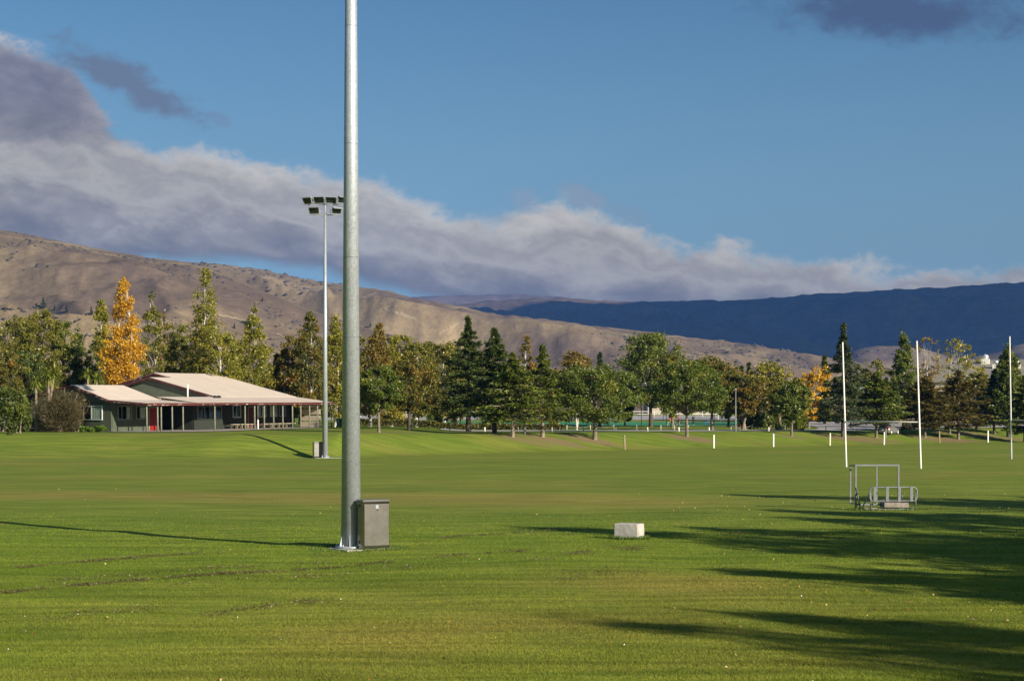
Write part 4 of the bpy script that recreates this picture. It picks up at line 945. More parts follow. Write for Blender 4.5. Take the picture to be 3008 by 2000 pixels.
# walls
mb = MB(); mb.poly([Pt(.25, -14.2, -.4), Pt(.25, -4.4, -.4), Pt(.25, -4.4, 2.62), Pt(.25, -14.2, 2.62)], 0.15, Vector((-1, 0, 0)))
mb.box((3.35, 4.45, 1.15), (5.9, 0.15, 3.1)); mb.box((6.25, 9.3, 1.1), (0.15, 9.5, 3.0)); mb.box((3.3, 14.12, 1.15), (5.9, .15, 3.1))
mb.build('wall', WALLM, club)
mb = MB(); mb.poly([Pt(.22, -14.2, 2.62), Pt(.22, -4.45, 2.62), Pt(.22, -4.45, 2.70), Pt(.22, -8.7, 4.03), Pt(.22, -14.2, 3.08)], 0.12, Vector((-1, 0, 0)))
mb.build('gable_wall', GABLEM, club); mb = MB(); mb.box((.2, 9.3, 2.62), (.06, 9.8, .05)); mb.build('trim_board', WALLM, club); mb = MB()
mb.poly([Pt(14.5, -21, 2.6), Pt(14.5, -4.5, 2.6), Pt(14.5, -4.5, 3.0), Pt(14.5, -12.7, 4.94), Pt(14.5, -21, 3.15)], 0.12, Vector((-1, 0, 0))); mb.build('gable_wall', GABLEM, club); mb = MB()
mb.poly([Pt(17.5, -23, 3.2), Pt(17.5, -8, 3.3), Pt(17.5, -8, 3.82), Pt(17.5, -14.86, 5.44), Pt(17.5, -23, 3.7)], 0.12, Vector((-1, 0, 0)))
mb.build('gable_wall', GABLEM, club)
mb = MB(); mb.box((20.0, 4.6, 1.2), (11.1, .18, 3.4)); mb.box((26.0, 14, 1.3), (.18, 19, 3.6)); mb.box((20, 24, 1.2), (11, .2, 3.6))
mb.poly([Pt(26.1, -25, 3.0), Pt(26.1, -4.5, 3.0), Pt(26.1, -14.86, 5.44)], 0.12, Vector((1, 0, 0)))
mb.build('wall', WALL_SHADE, club)
mb = MB(); mb.box((11.6, 3.3, 1.15), (4.2, .15, 3.1)); mb.box((13.65, 3.95, 1.15), (.15, 1.2, 3.1)); mb.box((9.55, 5.6, 1.15), (.15, 4.6, 3.1)); mb.box((7.9, 8.1, 1.15), (3.4, .15, 3.1)); mb.box((14.42, 4.3, 1.15), (.14, .9, 3.1)); mb.build('wall', WALL_SHADE, club)
mb = MB(); mb.box((10.3, 9.0, 2.88), (8.1, 9.6, .06)); mb.box((10.3, 9.0, 2.74), (7.9, 9.3, .1)); mb.build('roof', ROOFM, club)
def roof_plane(pts, name='roof'):
    P = [Pt(*p) for p in pts]; n = (P[1] - P[0]).cross(P[2] - P[0]).normalized()
    if n.z < 0: n = -n
    return MB().poly(P, 0.022, n).build(name, ROOFM, club)
roof_plane([(-.1, -4.3, 2.80), (-.1, -8.7, 4.15), (6.35, -8.7, 4.15), (6.35, -4.3, 2.80)])
roof_plane([(-.1, -8.7, 4.15), (-.1, -14.75, 3.08), (6.35, -14.75, 3.08), (6.35, -8.7, 4.15)])
roof_plane([(-.1, .18, 2.475), (-.1, -4.3, 2.795), (6.3, -4.3, 2.795), (6.3, .18, 2.475)])
roof_plane([(6.3, .18, 2.50), (6.3, -4.6, 3.07), (26.6, -4.6, 3.07), (26.6, .18, 2.50)])
roof_plane([(14.3, -4.45, 3.08), (14.3, -12.7, 5.02), (17.42, -12.7, 5.02), (17.42, -4.45, 3.08)])
roof_plane([(14.3, -12.7, 5.02), (14.3, -21.5, 3.16), (17.6, -21.5, 3.16), (17.6, -12.7, 5.02)])
roof_plane([(17.42, -4.45, 3.08), (17.42, -14.86, 5.52), (26.55, -14.86, 5.52), (26.55, -4.45, 3.08)])
roof_plane([(17.25, -14.86, 5.52), (17.25, -25.5, 3.2), (26.6, -25.5, 3.2), (26.6, -14.86, 5.52)])
roof_plane([(17.25, -13.2, 5.13), (17.25, -14.86, 5.52), (17.43, -14.86, 5.52), (17.43, -13.2, 5.13)])
# red fascias and barge boards
def barge(pts, drop=0.2, th=0.045):
    mb = MB()
    for p, q in zip(pts[:-1], pts[1:]):
        a, b = Pt(*p), Pt(*q); d = Vector((0, 0, -drop)); s = Vector((th, 0, 0)) if abs(a.x - b.x) < 0.01 else Vector((0, th, 0))
        vs = [a, b, b + d, a + d]; mb.add([v - s / 2 for v in vs] + [v + s / 2 for v in vs], [(0, 1, 2, 3), (7, 6, 5, 4), (0, 4, 5, 1), (1, 5, 6, 2), (2, 6, 7, 3), (3, 7, 4, 0)])
    return mb.build('fascia', FASM, club)
barge([(-.13, .2, 2.47), (-.13, -4.3, 2.785), (-.13, -8.7, 4.14), (-.13, -14.8, 3.07)], 0.19)
barge([(-.13, .21, 2.465), (6.3, .21, 2.465)], 0.19); barge([(6.3, .215, 2.49), (26.6, .215, 2.49)], 0.18)
barge([(14.27, -4.4, 3.06), (14.27, -12.7, 5.0), (14.27, -21.5, 3.14)], 0.19); barge([(17.22, -9.5, 4.24), (17.22, -14.86, 5.50), (17.22, -25.5, 3.18)], 0.21)
barge([(26.63, .2, 2.48), (26.63, -4.45, 3.04), (26.63, -14.86, 5.5)], 0.19)
mb = MB(); mb.tube([Pt(-.1, .26, 2.45), Pt(26.6, .26, 2.47)], 0.045, 8); mb.build('gutter', mat_plain('gutter_maroon', (0.09, 0.02, 0.017)), club)
for a in (0, 1.35, 1.8, 3.2, 4.6, 8.85, 13.1, 14.5, 15.9, 17.3, 18.7, 20.2, 21.5, 22.9, 24.2, 25.6, 26.5):
    mb = MB(); mb.tube([Pt(a, -.1, -.35), Pt(a, -.1, 1.2), Pt(a, -.1, 2.42)], [.075, .068, .062], 10); mb.build('veranda_post', POSTM, club)
mb = MB(); mb.box((13.2, .1, 2.36), (26.6, .09, .16)); mb.build('veranda_beam', POSTM, club)
raf = MB()
for k in range(28): 
    a = 0.3 + k * .96; raf.tube([Pt(a, 0, 2.38), Pt(a, -4.4, 2.70 if a < 6.3 else 2.88)], 0.04, 4, smooth=False)
raf.build('rafters', WALL_SHADE, club)
mb = MB(); mb.tube([Pt(9.95, -4.2, 2.9), Pt(9.95, -4.2, 4.12)], 0.07, 12); mb.lathe([(0.09, 4.10), (0.09, 4.14), (0.03, 4.2), (0, 4.2)], 12, (9.95, 4.2, 0)); mb.build('flue', WHITE, club)
mb = MB(); mb.tube([Pt(14.75, .08, .9), Pt(14.75, .08, 2.4)], 0.035, 8); dp = mb.build('downpipe', POSTM, club)
mb = MB(); mb.tube([Pt(14.75, .08, -.2), Pt(14.75, .08, .92)], 0.07, 10); mb.build('sleeve', WHITE, dp)
for a in (13.2, 13.75):
    mb = MB(); mb.box((a, 3.7, 3.07), (.36, .2, .16), Matrix.Rotation(.5, 3, 'X')); mb.tube([(a, 3.8, 2.9), (a, 3.75, 3.0)], .03, 6); mb.build('roof_lamp', BLACK, club)
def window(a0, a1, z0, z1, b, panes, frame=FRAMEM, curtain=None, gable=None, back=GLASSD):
    """window in a wall facing the veranda (gable=None) or, with gable=x, in the end wall facing -x"""
    def Q(u, o, z): return Vector((gable - o, -u, z)) if gable is not None else Vector((u, -b - o, z))
    def bx(mb, u0, u1, o0, o1, zz0, zz1):
        p, q = Q(u0, o0, zz0), Q(u1, o1, zz1); mb.box((p + q) / 2, (abs(p.x - q.x), abs(p.y - q.y), abs(zz1 - zz0)))
    fr = MB(); w = 0.07
    bx(fr, a0 - w, a1 + w, .0, .09, z1, z1 + w); bx(fr, a0 - w, a1 + w, .0, .10, z0 - w, z0); bx(fr, a0 - w, a0, .0, .09, z0, z1); bx(fr, a1, a1 + w, .0, .09, z0, z1)
    for k in panes: bx(fr, a0 + (a1 - a0) * k - .025, a0 + (a1 - a0) * k + .025, .035, .08, z0, z1)
    f = fr.build('window', frame, club)
    mb = MB(); bx(mb, a0, a1, .004, .012, z0, z1); mb.build('dark_backing', back, f)  # dark sheet standing in for the unlit room behind the glass
    mb = MB(); bx(mb, a0, a1, .05, .056, z0, z1); mb.build('pane', GLASS, f)
    if curtain:
        for (c0, c1) in curtain:
            n = 26; vs = []
            for k in range(n + 1):
                t = k / n; u = a0 + (a1 - a0) * (c0 + (c1 - c0) * t); o = .028 + .010 * math.sin(t * 29) + .003 * math.sin(t * 71)
                vs += [Q(u + .015 * math.sin(k), o, z0 + .02), Q(u, o, z1 - .06)]
            MB().add(vs, [(2 * k, 2 * k + 2, 2 * k + 3, 2 * k + 1) for k in range(n)], True).build('curtain', CURT, f)
window(-7.55, -5.45, 1.12, 2.24, 0, (0.42,), FRAMEM, [(0.42, 0.98)], gable=.25)
window(-12.7, -11.5, 1.12, 2.2, 0, (0.5,), FRAMEM, [(0.05, 0.3)], gable=.25)
window(1.05, 2.6, 1.12, 2.22, -4.37, (0.27, 0.66), FRAMED, [(0.70, 0.96)]); window(3.35, 4.5, 1.15, 2.2, -4.37, (0.36,), FRAMED, [(0.4, 0.98)])
window(10.15, 13.4, 1.05, 2.15, -3.22, (0.28, 0.5, 0.78), FRAMED)
window(16.7, 17.75, 1.15, 2.2, -4.5, (0.45,), FRAMEM); window(20.7, 21.6, 1.15, 2.2, -4.5, (0.45,), FRAMEM, [(0.5, 0.98)]); window(22.4, 23.3, 1.2, 2.2, -4.5, (0.5,), FRAMEM, [(0.02, 0.9)]); window(23.8, 24.7, 1.2, 2.2, -4.5, (0.5,), FRAMED)
def door(a0, a1, b, mat):
    mb = MB(); mb.box(((a0 + a1) / 2, -b - .03, 1.06), (a1 - a0, .06, 2.0)); 
    for zc, hz_ in ((.42, .5), (1.4, .9)): mb.box(((a0 + a1) / 2, -b - .068, zc), (a1 - a0 - .3, .014, hz_))
    d = mb.build('door', mat, club); k = MB(); k.tube([(a0 + .1, -b - .06, 1.0), (a0 + .1, -b - .11, 1.0)], .025, 8); k.build('handle', STEEL, d)
    fr = MB(); fr.box((a0 - .04, -b - .04, 1.08), (.08, .1, 2.1)); fr.box((a1 + .04, -b - .04, 1.08), (.08, .1, 2.1)); fr.box(((a0 + a1) / 2, -b - .04, 2.12), (a1 - a0, .1, .1)); fr.build('frame', FRAMED, d)
door(4.95, 5.95, -4.37, RED); door(18.95, 19.7, -4.5, DARKRED); door(7.4, 8.4, -8.02, WALL_SHADE)
for k in range(4):
    mb = MB(); mb.box((25.62, 2.0, .34 + k * .62), (.08, 2.3, .50)); mb.build('screen_panel', SCREENM, club)
mb = MB()
for y in (.95, 2.0, 3.1): mb.box((25.70, y, 1.2), (.09, .09, 2.5))
mb.build('screen_frame', WALL_SHADE, club)
PATIO = PATHM
def patio_fn(u, v):
    a = -1.2 + u * 28.6; b = -4.7 + v * (4.7 + np.interp(a, [-1.2, 0.2, 2.5, 9.0, 12.5, 16, 27], [0.25, 0.9, 2.5, 2.4, 1.3, 0.5, 0.5]))
    return CO.x + KC * (.5 * a + .866 * b), CO.y + KC * (.866 * a - .5 * b)
sheet('patio', patio_fn, 90, 20, PATIO, 0.06)
def bench(a0, a1, label):
    p, q = CW(a0, -3.75, .0), CW(a1, -3.75, .0); g0 = float(ground(p.x, p.y)); r_ = empty('bench', (p.x, p.y, g0 + .06), R(60), label, 'bench', 'benches under the veranda'); ln = (q - p).xy.length
    mb = MB(); mb.box((ln / 2, 0, .46), (ln, .34, .05)); mb.build('seat', TIMBER_PALE, r_).rotation_euler = (0, -.0117, 0)
    for k in range(5): mb = MB(); mb.box((.25 + k * (ln - .5) / 4, 0, .22), (.06, .3, .44)); mb.build('leg', TIMBER, r_)
bench(15.4, 18.7, 'timber bench against the veranda wall, left of the dark red door'); bench(20.2, 25.3, 'long timber bench against the veranda wall, right of the dark red door')
st = CW(18.95, -3.2); st.z = float(ground(st.x, st.y)) + .06
rt = empty('stool', st, R(60), 'small red stool by the dark red veranda door', 'stool'); MB().bbox((0, 0, .42), (.42, .36, .09), .02).build('seat', RED, rt)
for x in (-.16, .16):
    for y in (-.13, .13): MB().tube([(x, y, 0), (x * .9, y * .9, .4)], .022, 6).build('leg', BLACK, rt)
wb_ = G(97, 1268, 120); bx_ = empty('wooden_bench', (wb_.x, wb_.y, wb_.z), R(-10), 'low brown timber bench on the lawn edge left of the brown bush', 'bench')
MB().bbox((0, 0, .36), (.62, .3, .10), .01).build('seat', TIMBER_PALE, bx_)
for x in (-.24, .24): MB().box((x, 0, .16), (.07, .28, .32)).build('leg', TIMBER, bx_)
cl = G(30, 1277, 100); mb = MB()
for k in range(9): mb.lathe([(0.0, 0), (.14, .03), (.12, .09), (0, .13)], 7, (float(rng.normal() * .16), float(rng.normal() * .1), 0))
tag(mb.build('turf_clod', mat_plain('dark_soil', (0.03, 0.022, 0.014)), None, cl), 'dark clod of turf lying on the bank at the left edge', 'clod')
bn = on(996.5, 186); bn_r = empty('wheelie_bin', bn, R(20), 'dark green wheelie bin beyond the end of the veranda', 'bin')
BING = mat_plain('bin_green', (0.010, 0.05, 0.032), 0.5)
mb = MB(); mb.add([(-.22, -.26, .08), (.22, -.26, .08), (.22, .26, .08), (-.22, .26, .08), (-.29, -.34, .98), (.29, -.34, .98), (.29, .36, .98), (-.29, .36, .98)], [(3, 2, 1, 0), (4, 5, 6, 7), (0, 1, 5, 4), (1, 2, 6, 5), (2, 3, 7, 6), (3, 0, 4, 7)]); mb.build('body', BING, bn_r)
mb = MB(); mb.bbox((0, .02, 1.02), (.62, .78, .07), .02); mb.build('lid', BING, bn_r)
for x in (-.25, .25): mb = MB(); mb.tube([(x - .03, .3, .12), (x + .03, .3, .12)], .12, 14); mb.build('wheel', RUBBER, bn_r)

# ================================================================== FAR BUILDINGS, FENCES, LAMPS
def hall(name, A, ux, ln, dp, eave, ridge, wallm, roofm, label, vents=0, wins=0, cat='building'):
    """gabled building: A = front left corner, ridge along ux"""
    th = math.atan2(ux[1], ux[0]); root = empty(name, (A[0], A[1], float(ground(*A)) - .3), th, label, cat)
    mb = MB(); mb.box((ln / 2, dp / 2, eave / 2 - 2.5), (ln - .4, dp - .4, eave + 5))
    for x in (.2, ln - .35): mb.poly([(x, .2, eave), (x, dp - .2, eave), (x, dp / 2, ridge - .15)], .15, Vector((1, 0, 0)))
    mb.build('wall', wallm, root)
    for s in (0, 1):
        y0 = -.4 if s == 0 else dp + .4; P = [Vector((-.3, y0, eave - .12)), Vector((ln + .3, y0, eave - .12)), Vector((ln + .3, dp / 2, ridge)), Vector((-.3, dp / 2, ridge))]
        n = (P[1] - P[0]).cross(P[2] - P[0]).normalized(); n = n if n.z > 0 else -n; MB().poly(P, .12, n).build('roof', roofm, root)
    for k in range(wins):
        x = ln * (k + .5) / wins; mb = MB(); mb.box((x, .17, eave * .5), (ln / wins * .5, .08, 1.2)); mb.build('window', GLASSD, root)
    for k, (x, y, s) in enumerate(vents if vents else []):
        z = eave + (ridge - eave) * (1 - abs(y - dp / 2) / (dp / 2)); v = MB(); v.box((x, y, z + .35 * s), (2.0 * s, 1.7 * s, 1.6 * s)); vb = v.build('vent_box', WHITE, root)
        v = MB(); v.lathe([(.45 * s, 1.1 * s), (.75 * s, 1.35 * s), (.85 * s, 1.75 * s), (.6 * s, 2.15 * s), (.2 * s, 2.35 * s), (0, 2.38 * s)], 16, (x, y, z)); v.build('turbine', mat_simple('bright_metal', (.75, .75, .74), .3, .6, .05, 5, 0), vb)
    return root
BEIGE = mat_simple('beige_wall', (0.38, 0.33, 0.25), .9, 0, .1, .6, 0); GREYROOF = mat_roof('grey_roof_iron', (0.24, 0.215, 0.165)); BLUER = mat_roof('pale_blue_roof', (0.5, 0.55, 0.6))
hall('sports_hall', (81.5, 324), (.94, -.34), 62, 44, 8.2, 13.0, BEIGE, GREYROOF, 'large hall with a grey roof and white roof vents behind the trees at right', [(4.5, 18, .62), (8.8, 18, .8), (11.2, 13, .66), (15.2, 13, .7), (24, 14, .7)])
hall('shed', (on(2523, 318).x, 318), (1, .05), 6.2, 8, 6.0, 7.6, BEIGE, BLUER, 'beige shed with a pale roof seen between two cedars by the car park', wins=2)
hall('warehouse', (34, 420), (1, .0), 17, 14, 5.2, 8.6, BEIGE, BLUER, 'long building with a pale blue roof behind the lone green tree', wins=5)
hall('cottage', (3.2, 400), (1, .1), 4.6, 7, 4.2, 7.0, BEIGE, BLUER, 'small house with a pale roof behind the bright cedar', wins=2)
hall('cottage', (on(2915, 300).x, 300), (.95, -.3), 30, 9, 3.0, 4.2, mat_plain('dark_wall', (.05, .05, .05)), GREYROOF, 'low dark building behind the car park at the right edge', wins=6)
def rail_fence(x0, x1, Y, h, label, n, rails=(1.0,)):
    a, b = on(x0, Y), on(x1, Y); root = empty('rail_fence', a, 0, label, 'fence', 'rail fences beside the far courts'); ln = b.x - a.x
    for k in range(n + 1):
        x = ln * k / n; z = float(ground(a.x + x, Y)) - a.z; MB().box((x, 0, z + h / 2 - .1), (.09, .09, h + .2)).build('post', WHITE if k % 4 == 0 else GREYP, root)
    for rz_ in rails: MB().tube([(ln * k / 12, 0, float(ground(a.x + ln * k / 12, Y)) - a.z + h * rz_) for k in range(13)], .075, 6).build('rail', WHITE, root)
rail_fence(1050, 1345, 338, 1.15, 'white rail fence beyond the low hedge, left of the tallest cedar', 10)
rail_fence(1348, 1850, 342, 1.15, 'white rail fence beyond the green court behind the cedars', 16)
rail_fence(1852, 2110, 345, 1.15, 'white rail fence beyond the green court behind the players', 8)
rail_fence(1060, 1400, 372, 1.2, 'white rail fence higher up the slope, behind the lower rail at left', 10)
rail_fence(1780, 2100, 378, 1.2, 'pale rail fence on the grass rise above the players', 9)
for i, (x, w_) in enumerate(zip((1663, 1884, 1958, 2098, 2204, 2240), ('behind the two white trunks', 'left of the tall oak trunk', 'left of the running player', 'beside the small goal', 'right of the light pole', 'in the dark bushes'))):
    p = on(x, 288.0); mb = MB(); mb.tube([(0, 0, -.2), (0, 0, 3.4), (0, .25, 3.7)], .05, 8); tag(mb.build('net_post', BLACK, None, p), 'thin black court fence post ' + w_, 'post', 'black court fence posts')
p = G(2161, 1268, 150); hL = (1268 - 1143) * p.y / F
lp = empty('light_pole', p, 0, 'thin grey light pole before the rusty trees, right of the green court', 'lamp post')
MB().lathe([(.10, -.3), (.10, 0), (.06, hL), (0, hL + .02)], 14).build('mast', GALV_FINE, lp)
mb = MB(); mb.box((0, .08, hL + .02), (.26, .3, .1)); mb.build('lamp_head', LAMPGREY, lp)
p = G(1541, 1274, 150); hL = (1274 - 1066) * p.y / F
sl = empty('street_lamp', p, 0, 'grey street lamp with a curved arm among the conifers', 'lamp post')
MB().tube([(0, 0, -.3), (0, 0, 0), (0, 0, hL * .8), (0, 0, hL * .93), (-.12, 0, hL * .975), (-.5, 0, hL * .995), (-1.0, 0, hL)], [.12, .11, .075, .07, .065, .06, .05], 12).build('mast', GALV_FINE, sl)
MB().bbox((-1.3, 0, hL), (.65, .24, .12), .03).build('lamp_head', LAMPGREY, sl)
for (x, yt, Y, w_) in ((779, 1052, 260, 'two headed lamp mast rising behind the clubhouse roof'), (319, 1060, 230, 'plain grey mast behind the left end of the clubhouse'), (2252, 1062, 330, 'lamp mast standing in the yellow green tree')):
    p = on(x, Y); h = CZ + (HY - yt) / F * Y - p.z; r_ = empty('lamp_mast', p, 0, w_, 'lamp post'); MB().lathe([(.14, -.3), (.13, 0), (.08, h), (0, h + .01)], 12).build('mast', GALV_FINE, r_)
    MB().box((0, 0, h - .5), (1.2, .06, .06)).build('crossarm', GALV_FINE, r_)
    for s in (-.6, .6): MB().bbox((s, -.1, h - .38), (.45, .35, .22), .04).build('lamp_head', LAMPGREY, r_)

# ================================================================== CAR
cp = G(2611, 1268, 150); cp = on(2611, 229.5)
car = empty('parked_car', (cp.x, cp.y, cp.z + .05), R(57), 'grey hatchback parked behind the goal, seen from its rear corner', 'car')
CARP = mat_simple('car_paint', (0.27, 0.26, 0.25), 0.28, 0.5, 0.03, 2.0, 0, 0.6)
def body_sections(secs, mat, name, par):
    """secs: (x, half width bottom, half width top, z0, z1)"""
    vs = []; 
    for x, wb2, wt2, z0, z1 in secs:
        zm = (z0 + z1) / 2; prof = [(wb2 * .9, z0), (wb2, z0 + .12 * (z1 - z0)), (wb2, zm), (wt2, z1 - .1 * (z1 - z0)), (wt2 * .86, z1)]
        vs += [(x, y, z) for y, z in prof] + [(x, -y, z) for y, z in reversed(prof)]
    n = 10; fs = []
    for i in range(len(secs) - 1):
        for k in range(n): fs.append((i * n + k, i * n + (k + 1) % n, (i + 1) * n + (k + 1) % n, (i + 1) * n + k))
    fs += [tuple(range(n)), tuple(reversed(range((len(secs) - 1) * n, len(secs) * n)))]
    return MB().add(vs, fs, True).build(name, mat, par)
body_sections([(-2.05, .72, .66, .38, .82), (-2.0, .80, .74, .28, .98), (-1.7, .84, .78, .22, 1.02), (-.8, .85, .80, .20, 1.0), (.4, .85, .80, .20, .97), (1.1, .85, .76, .20, .93), (1.7, .82, .70, .22, .82), (2.0, .74, .60, .30, .70), (2.08, .62, .5, .36, .62)], CARP, 'body', car)
body_sections([(-1.92, .66, .60, .95, 1.06), (-1.6, .70, .58, .95, 1.42), (-1.0, .72, .60, .95, 1.50), (-.2, .72, .60, .95, 1.50), (.45, .72, .58, .93, 1.40), (1.15, .70, .62, .90, .98)], CARP, 'cabin', car)
def glass_panel(pts, name='window'): MB().poly([Vector(p) for p in pts], .02).build(name, GLASSD, car)
for s in (-1, 1):
    o = .735 * s; t = .625 * s
    for q in ([(-1.45, o, 1.03), (-.75, o, 1.03), (-.75, t + .01 * s, 1.40), (-1.3, t + .01 * s, 1.37)], [(-.68, o, 1.03), (.15, o, 1.03), (.1, t + .01 * s, 1.40), (-.68, t + .01 * s, 1.40)], [(.22, o, 1.03), (.85, o, 1.0), (.3, t + .02 * s, 1.36), (.18, t + .02 * s, 1.38)]): glass_panel(q)
glass_panel([(-1.96, -.5, 1.05), (-1.96, .5, 1.05), (-1.70, .46, 1.36), (-1.70, -.46, 1.36)], 'rear_window'); glass_panel([(.55, -.5, 1.37), (.55, .5, 1.37), (1.12, .56, 1.0), (1.12, -.56, 1.0)], 'windscreen')
TAIL = mat_plain('tail_light_red', (0.45, .012, .01), .3)
for s in (-1, 1):
    MB().bbox((-1.99, .66 * s, .88), (.14, .18, .34), .03).build('tail_light', TAIL, car)
    MB().bbox((1.92, .56 * s, .62), (.2, .28, .14), .03).build('headlight', mat_plain('lens_white', (.7, .7, .7), .2), car)
    for x in (-1.28, 1.25):
        w = MB(); w.tube([(x, .70 * s, .31), (x, .865 * s, .31)], .31, 20); wh = w.build('wheel', RUBBER, car); w = MB(); w.tube([(x, .80 * s, .31), (x, .875 * s, .31)], .20, 14); w.build('rim', mat_plain('alloy', (.55, .55, .55), .35), wh)
MB().box((-2.075, 0, .62), (.02, .5, .12)).build('number_plate', WHITE, car); MB().bbox((-2.04, 0, .40), (.12, 1.4, .2), .04).build('bumper', CARP, car)

# ================================================================== PEOPLE AND BICYCLES ON THE COURTS
def skinned(joints, edges, radii, mat, name, parent, sub=2, rootv=0):
    me = bpy.data.meshes.new(name); me.from_pydata(joints, edges, []); o = bpy.data.objects.new(name, me); COL.objects.link(o)
    m = o.modifiers.new('skin', 'SKIN'); m.use_smooth_shade = True
    for v, r_ in zip(me.skin_vertices[0].data, radii): v.radius = (r_, r_); v.use_root = False
    me.skin_vertices[0].data[rootv].use_root = True
    m2 = o.modifiers.new('sub', 'SUBSURF'); m2.levels = sub; m2.render_levels = sub
    dg = bpy.context.evaluated_depsgraph_get(); me2 = bpy.data.meshes.new_from_object(o.evaluated_get(dg)); o.modifiers.clear(); o.data = me2; me2.materials.clear(); me2.materials.append(mat)
    o.parent = parent; return o
def person(loc, rz, shirt, short, label, stride=.3, bend=.1, long=False, hair=(0.05, .03, .02), arms=.3, shoes=(0.6, .6, .58)):
    root = empty('person', loc, rz, label, 'person', 'players on the green courts')
    s = stride; hp = (0, 0, .93); ch = (0, -.22 * bend * 2, 1.32); nk = (0, -.3 * bend * 2, 1.50); hd = (0, -.34 * bend * 2, 1.66)
    J = [hp, ch, nk, hd, (-.11, 0, .90), (-.13, -s * .75, .50), (-.14, -s * .95 + .05, .09), (.11, 0, .90), (.13, s * .35, .48), (.14, s * 1.05, .10),
         (-.2, ch[1], 1.42), (-.27, ch[1] + arms * .5, 1.17), (-.24, ch[1] - .1 + arms * .3, .97), (.2, ch[1], 1.42), (.27, ch[1] - arms * .6, 1.18), (.22, ch[1] - arms * 1.3, 1.08), (-.14, -s * .95 - .12, .05), (.14, s * 1.05 - .15, .05)]
    E = [(0, 1), (1, 2), (2, 3), (0, 4), (4, 5), (5, 6), (6, 16), (0, 7), (7, 8), (8, 9), (9, 17), (1, 10), (10, 11), (11, 12), (1, 13), (13, 14), (14, 15)]
    Rr = [.135, .15, .058, .105, .095, .065, .042, .095, .065, .042, .06, .045, .033, .06, .045, .033, .035, .035]
    legm = short if long else SKINT
    skinned(J, E, Rr, SKINT, 'body', root)
    skinned([hp, ch, (nk[0], nk[1], 1.46), (-.2, ch[1], 1.42), (-.25, ch[1] + arms * .35, 1.25), (.2, ch[1], 1.42), (.25, ch[1] - arms * .4, 1.25)], [(0, 1), (1, 2), (1, 3), (3, 4), (1, 5), (5, 6)], [.155, .17, .09, .085, .07, .085, .07], shirt, 'shirt', root)
    k = .93 if long else .55
    def lp_(a, b, t): return tuple(a[i] + (b[i] - a[i]) * t for i in range(3))
    if long: skinned([hp, J[4], J[5], J[6], J[7], J[8], J[9]], [(0, 1), (1, 2), (2, 3), (0, 4), (4, 5), (5, 6)], [.15, .115, .085, .065, .115, .085, .065], short, 'trousers', root)
    else: skinned([hp, J[4], lp_(J[4], J[5], .75), J[7], lp_(J[7], J[8], .75)], [(0, 1), (1, 2), (0, 3), (3, 4)], [.15, .12, .10, .12, .10], short, 'shorts', root)
    h = MB(); h.lathe([(.0, -.02), (.108, 0.0), (.112, .06), (.07, .115), (0, .13)], 14, (hd[0], hd[1] + .02, hd[2] + .01)); h.build('hair', mat_plain('hair', hair), root)
    for q in (16, 17):
        f = J[q]; MB().bbox((f[0], f[1] + .03, .05), (.10, .28, .09), .03).build('shoe', mat_plain('shoe', shoes), root)
CR = mat_plain('red_jersey', (.50, .012, .02)); CY = mat_plain('yellow_shorts', (.55, .36, .04)); CW_ = mat_plain('white_shirt', (.75, .75, .78)); CB = mat_plain('black_cloth', (.018, .018, .022)); CM = mat_plain('maroon_jersey', (.16, .02, .02))
person(on(1352, 302), R(70), CW_, CB, 'person in a white shirt and black shorts, between the trees left of the tallest cedar', .18, .02)
person(on(1427, 304), R(95), CB, CB, 'person in dark trousers with feet wide apart, under the cedar branches', .42, .05, True)
person(on(1969, 292), R(-70), CR, CY, 'person in a red jersey and yellow shorts running on the green court', .48, .28)
person(on(1992, 291), R(60), CM, CB, 'person in a dark red jersey and black shorts, right of the runner', .36, .12)
person(on(2036, 296), R(20), CB, CB, 'person in black beside the lone tree trunk on the court', .2, .3, True)
def bicycle(loc, rz, label, col):
    root = empty('bicycle', loc, rz, label, 'bicycle', 'bicycles left by the court'); m = mat_plain('bike_frame', col, .4)
    for x in (-.52, .52):
        w = MB(); pts = [(x + .33 * math.cos(2 * math.pi * k / 20), 0, .34 + .33 * math.sin(2 * math.pi * k / 20)) for k in range(21)]; w.tube(pts, .022, 6, cap=False); wh = w.build('wheel', RUBBER, root)
        sp2 = MB(); [sp2.tube([(x, 0, .34), (x + .32 * math.cos(q), 0, .34 + .32 * math.sin(q))], .004, 4) for q in np.linspace(0, 6.28, 13)[:12]]; sp2.build('spokes', CHAIN, wh)
    f = MB(); bb = (-.08, 0, .32); seat = (-.22, 0, .86); hd_ = (.36, 0, .84)
    for p, q in ((bb, seat), (bb, hd_), ((-.19, 0, .76), hd_), (bb, (-.52, 0, .34)), ((-.19, 0, .76), (-.52, 0, .34)), (hd_, (.52, 0, .34)), (hd_, (.34, 0, .98))): f.tube([p, q], .024, 6)
    f.build('frame', m, root); MB().tube([(.42, -.28, 1.0), (.34, -.1, .99), (.34, .1, .99), (.42, .28, 1.0)], .016, 6).build('handlebar', BLACK, root); MB().bbox((-.24, 0, .9), (.26, .13, .06), .025).build('saddle', BLACK, root)
bicycle(on(1997, 284), R(12), 'dark bicycle in front of the red jerseyed players', (.03, .03, .03)); bicycle(on(2076, 285), R(-5), 'blue and white bicycle right of the lone tree trunk', (.08, .2, .5))
q = on(2108, 292); gl = empty('small_goal', q, R(15), 'small white goal frame at the right end of the green court', 'goal')
for x in (-1.0, .9): MB().tube([(x, 0, 0), (x, 0, 1.55)], .05, 8).build('upright', WHITE, gl); MB().tube([(x, 0, 1.55), (x, .8, 1.45), (x, 1.0, 0)], .03, 6).build('back_stay', WHITE, gl)
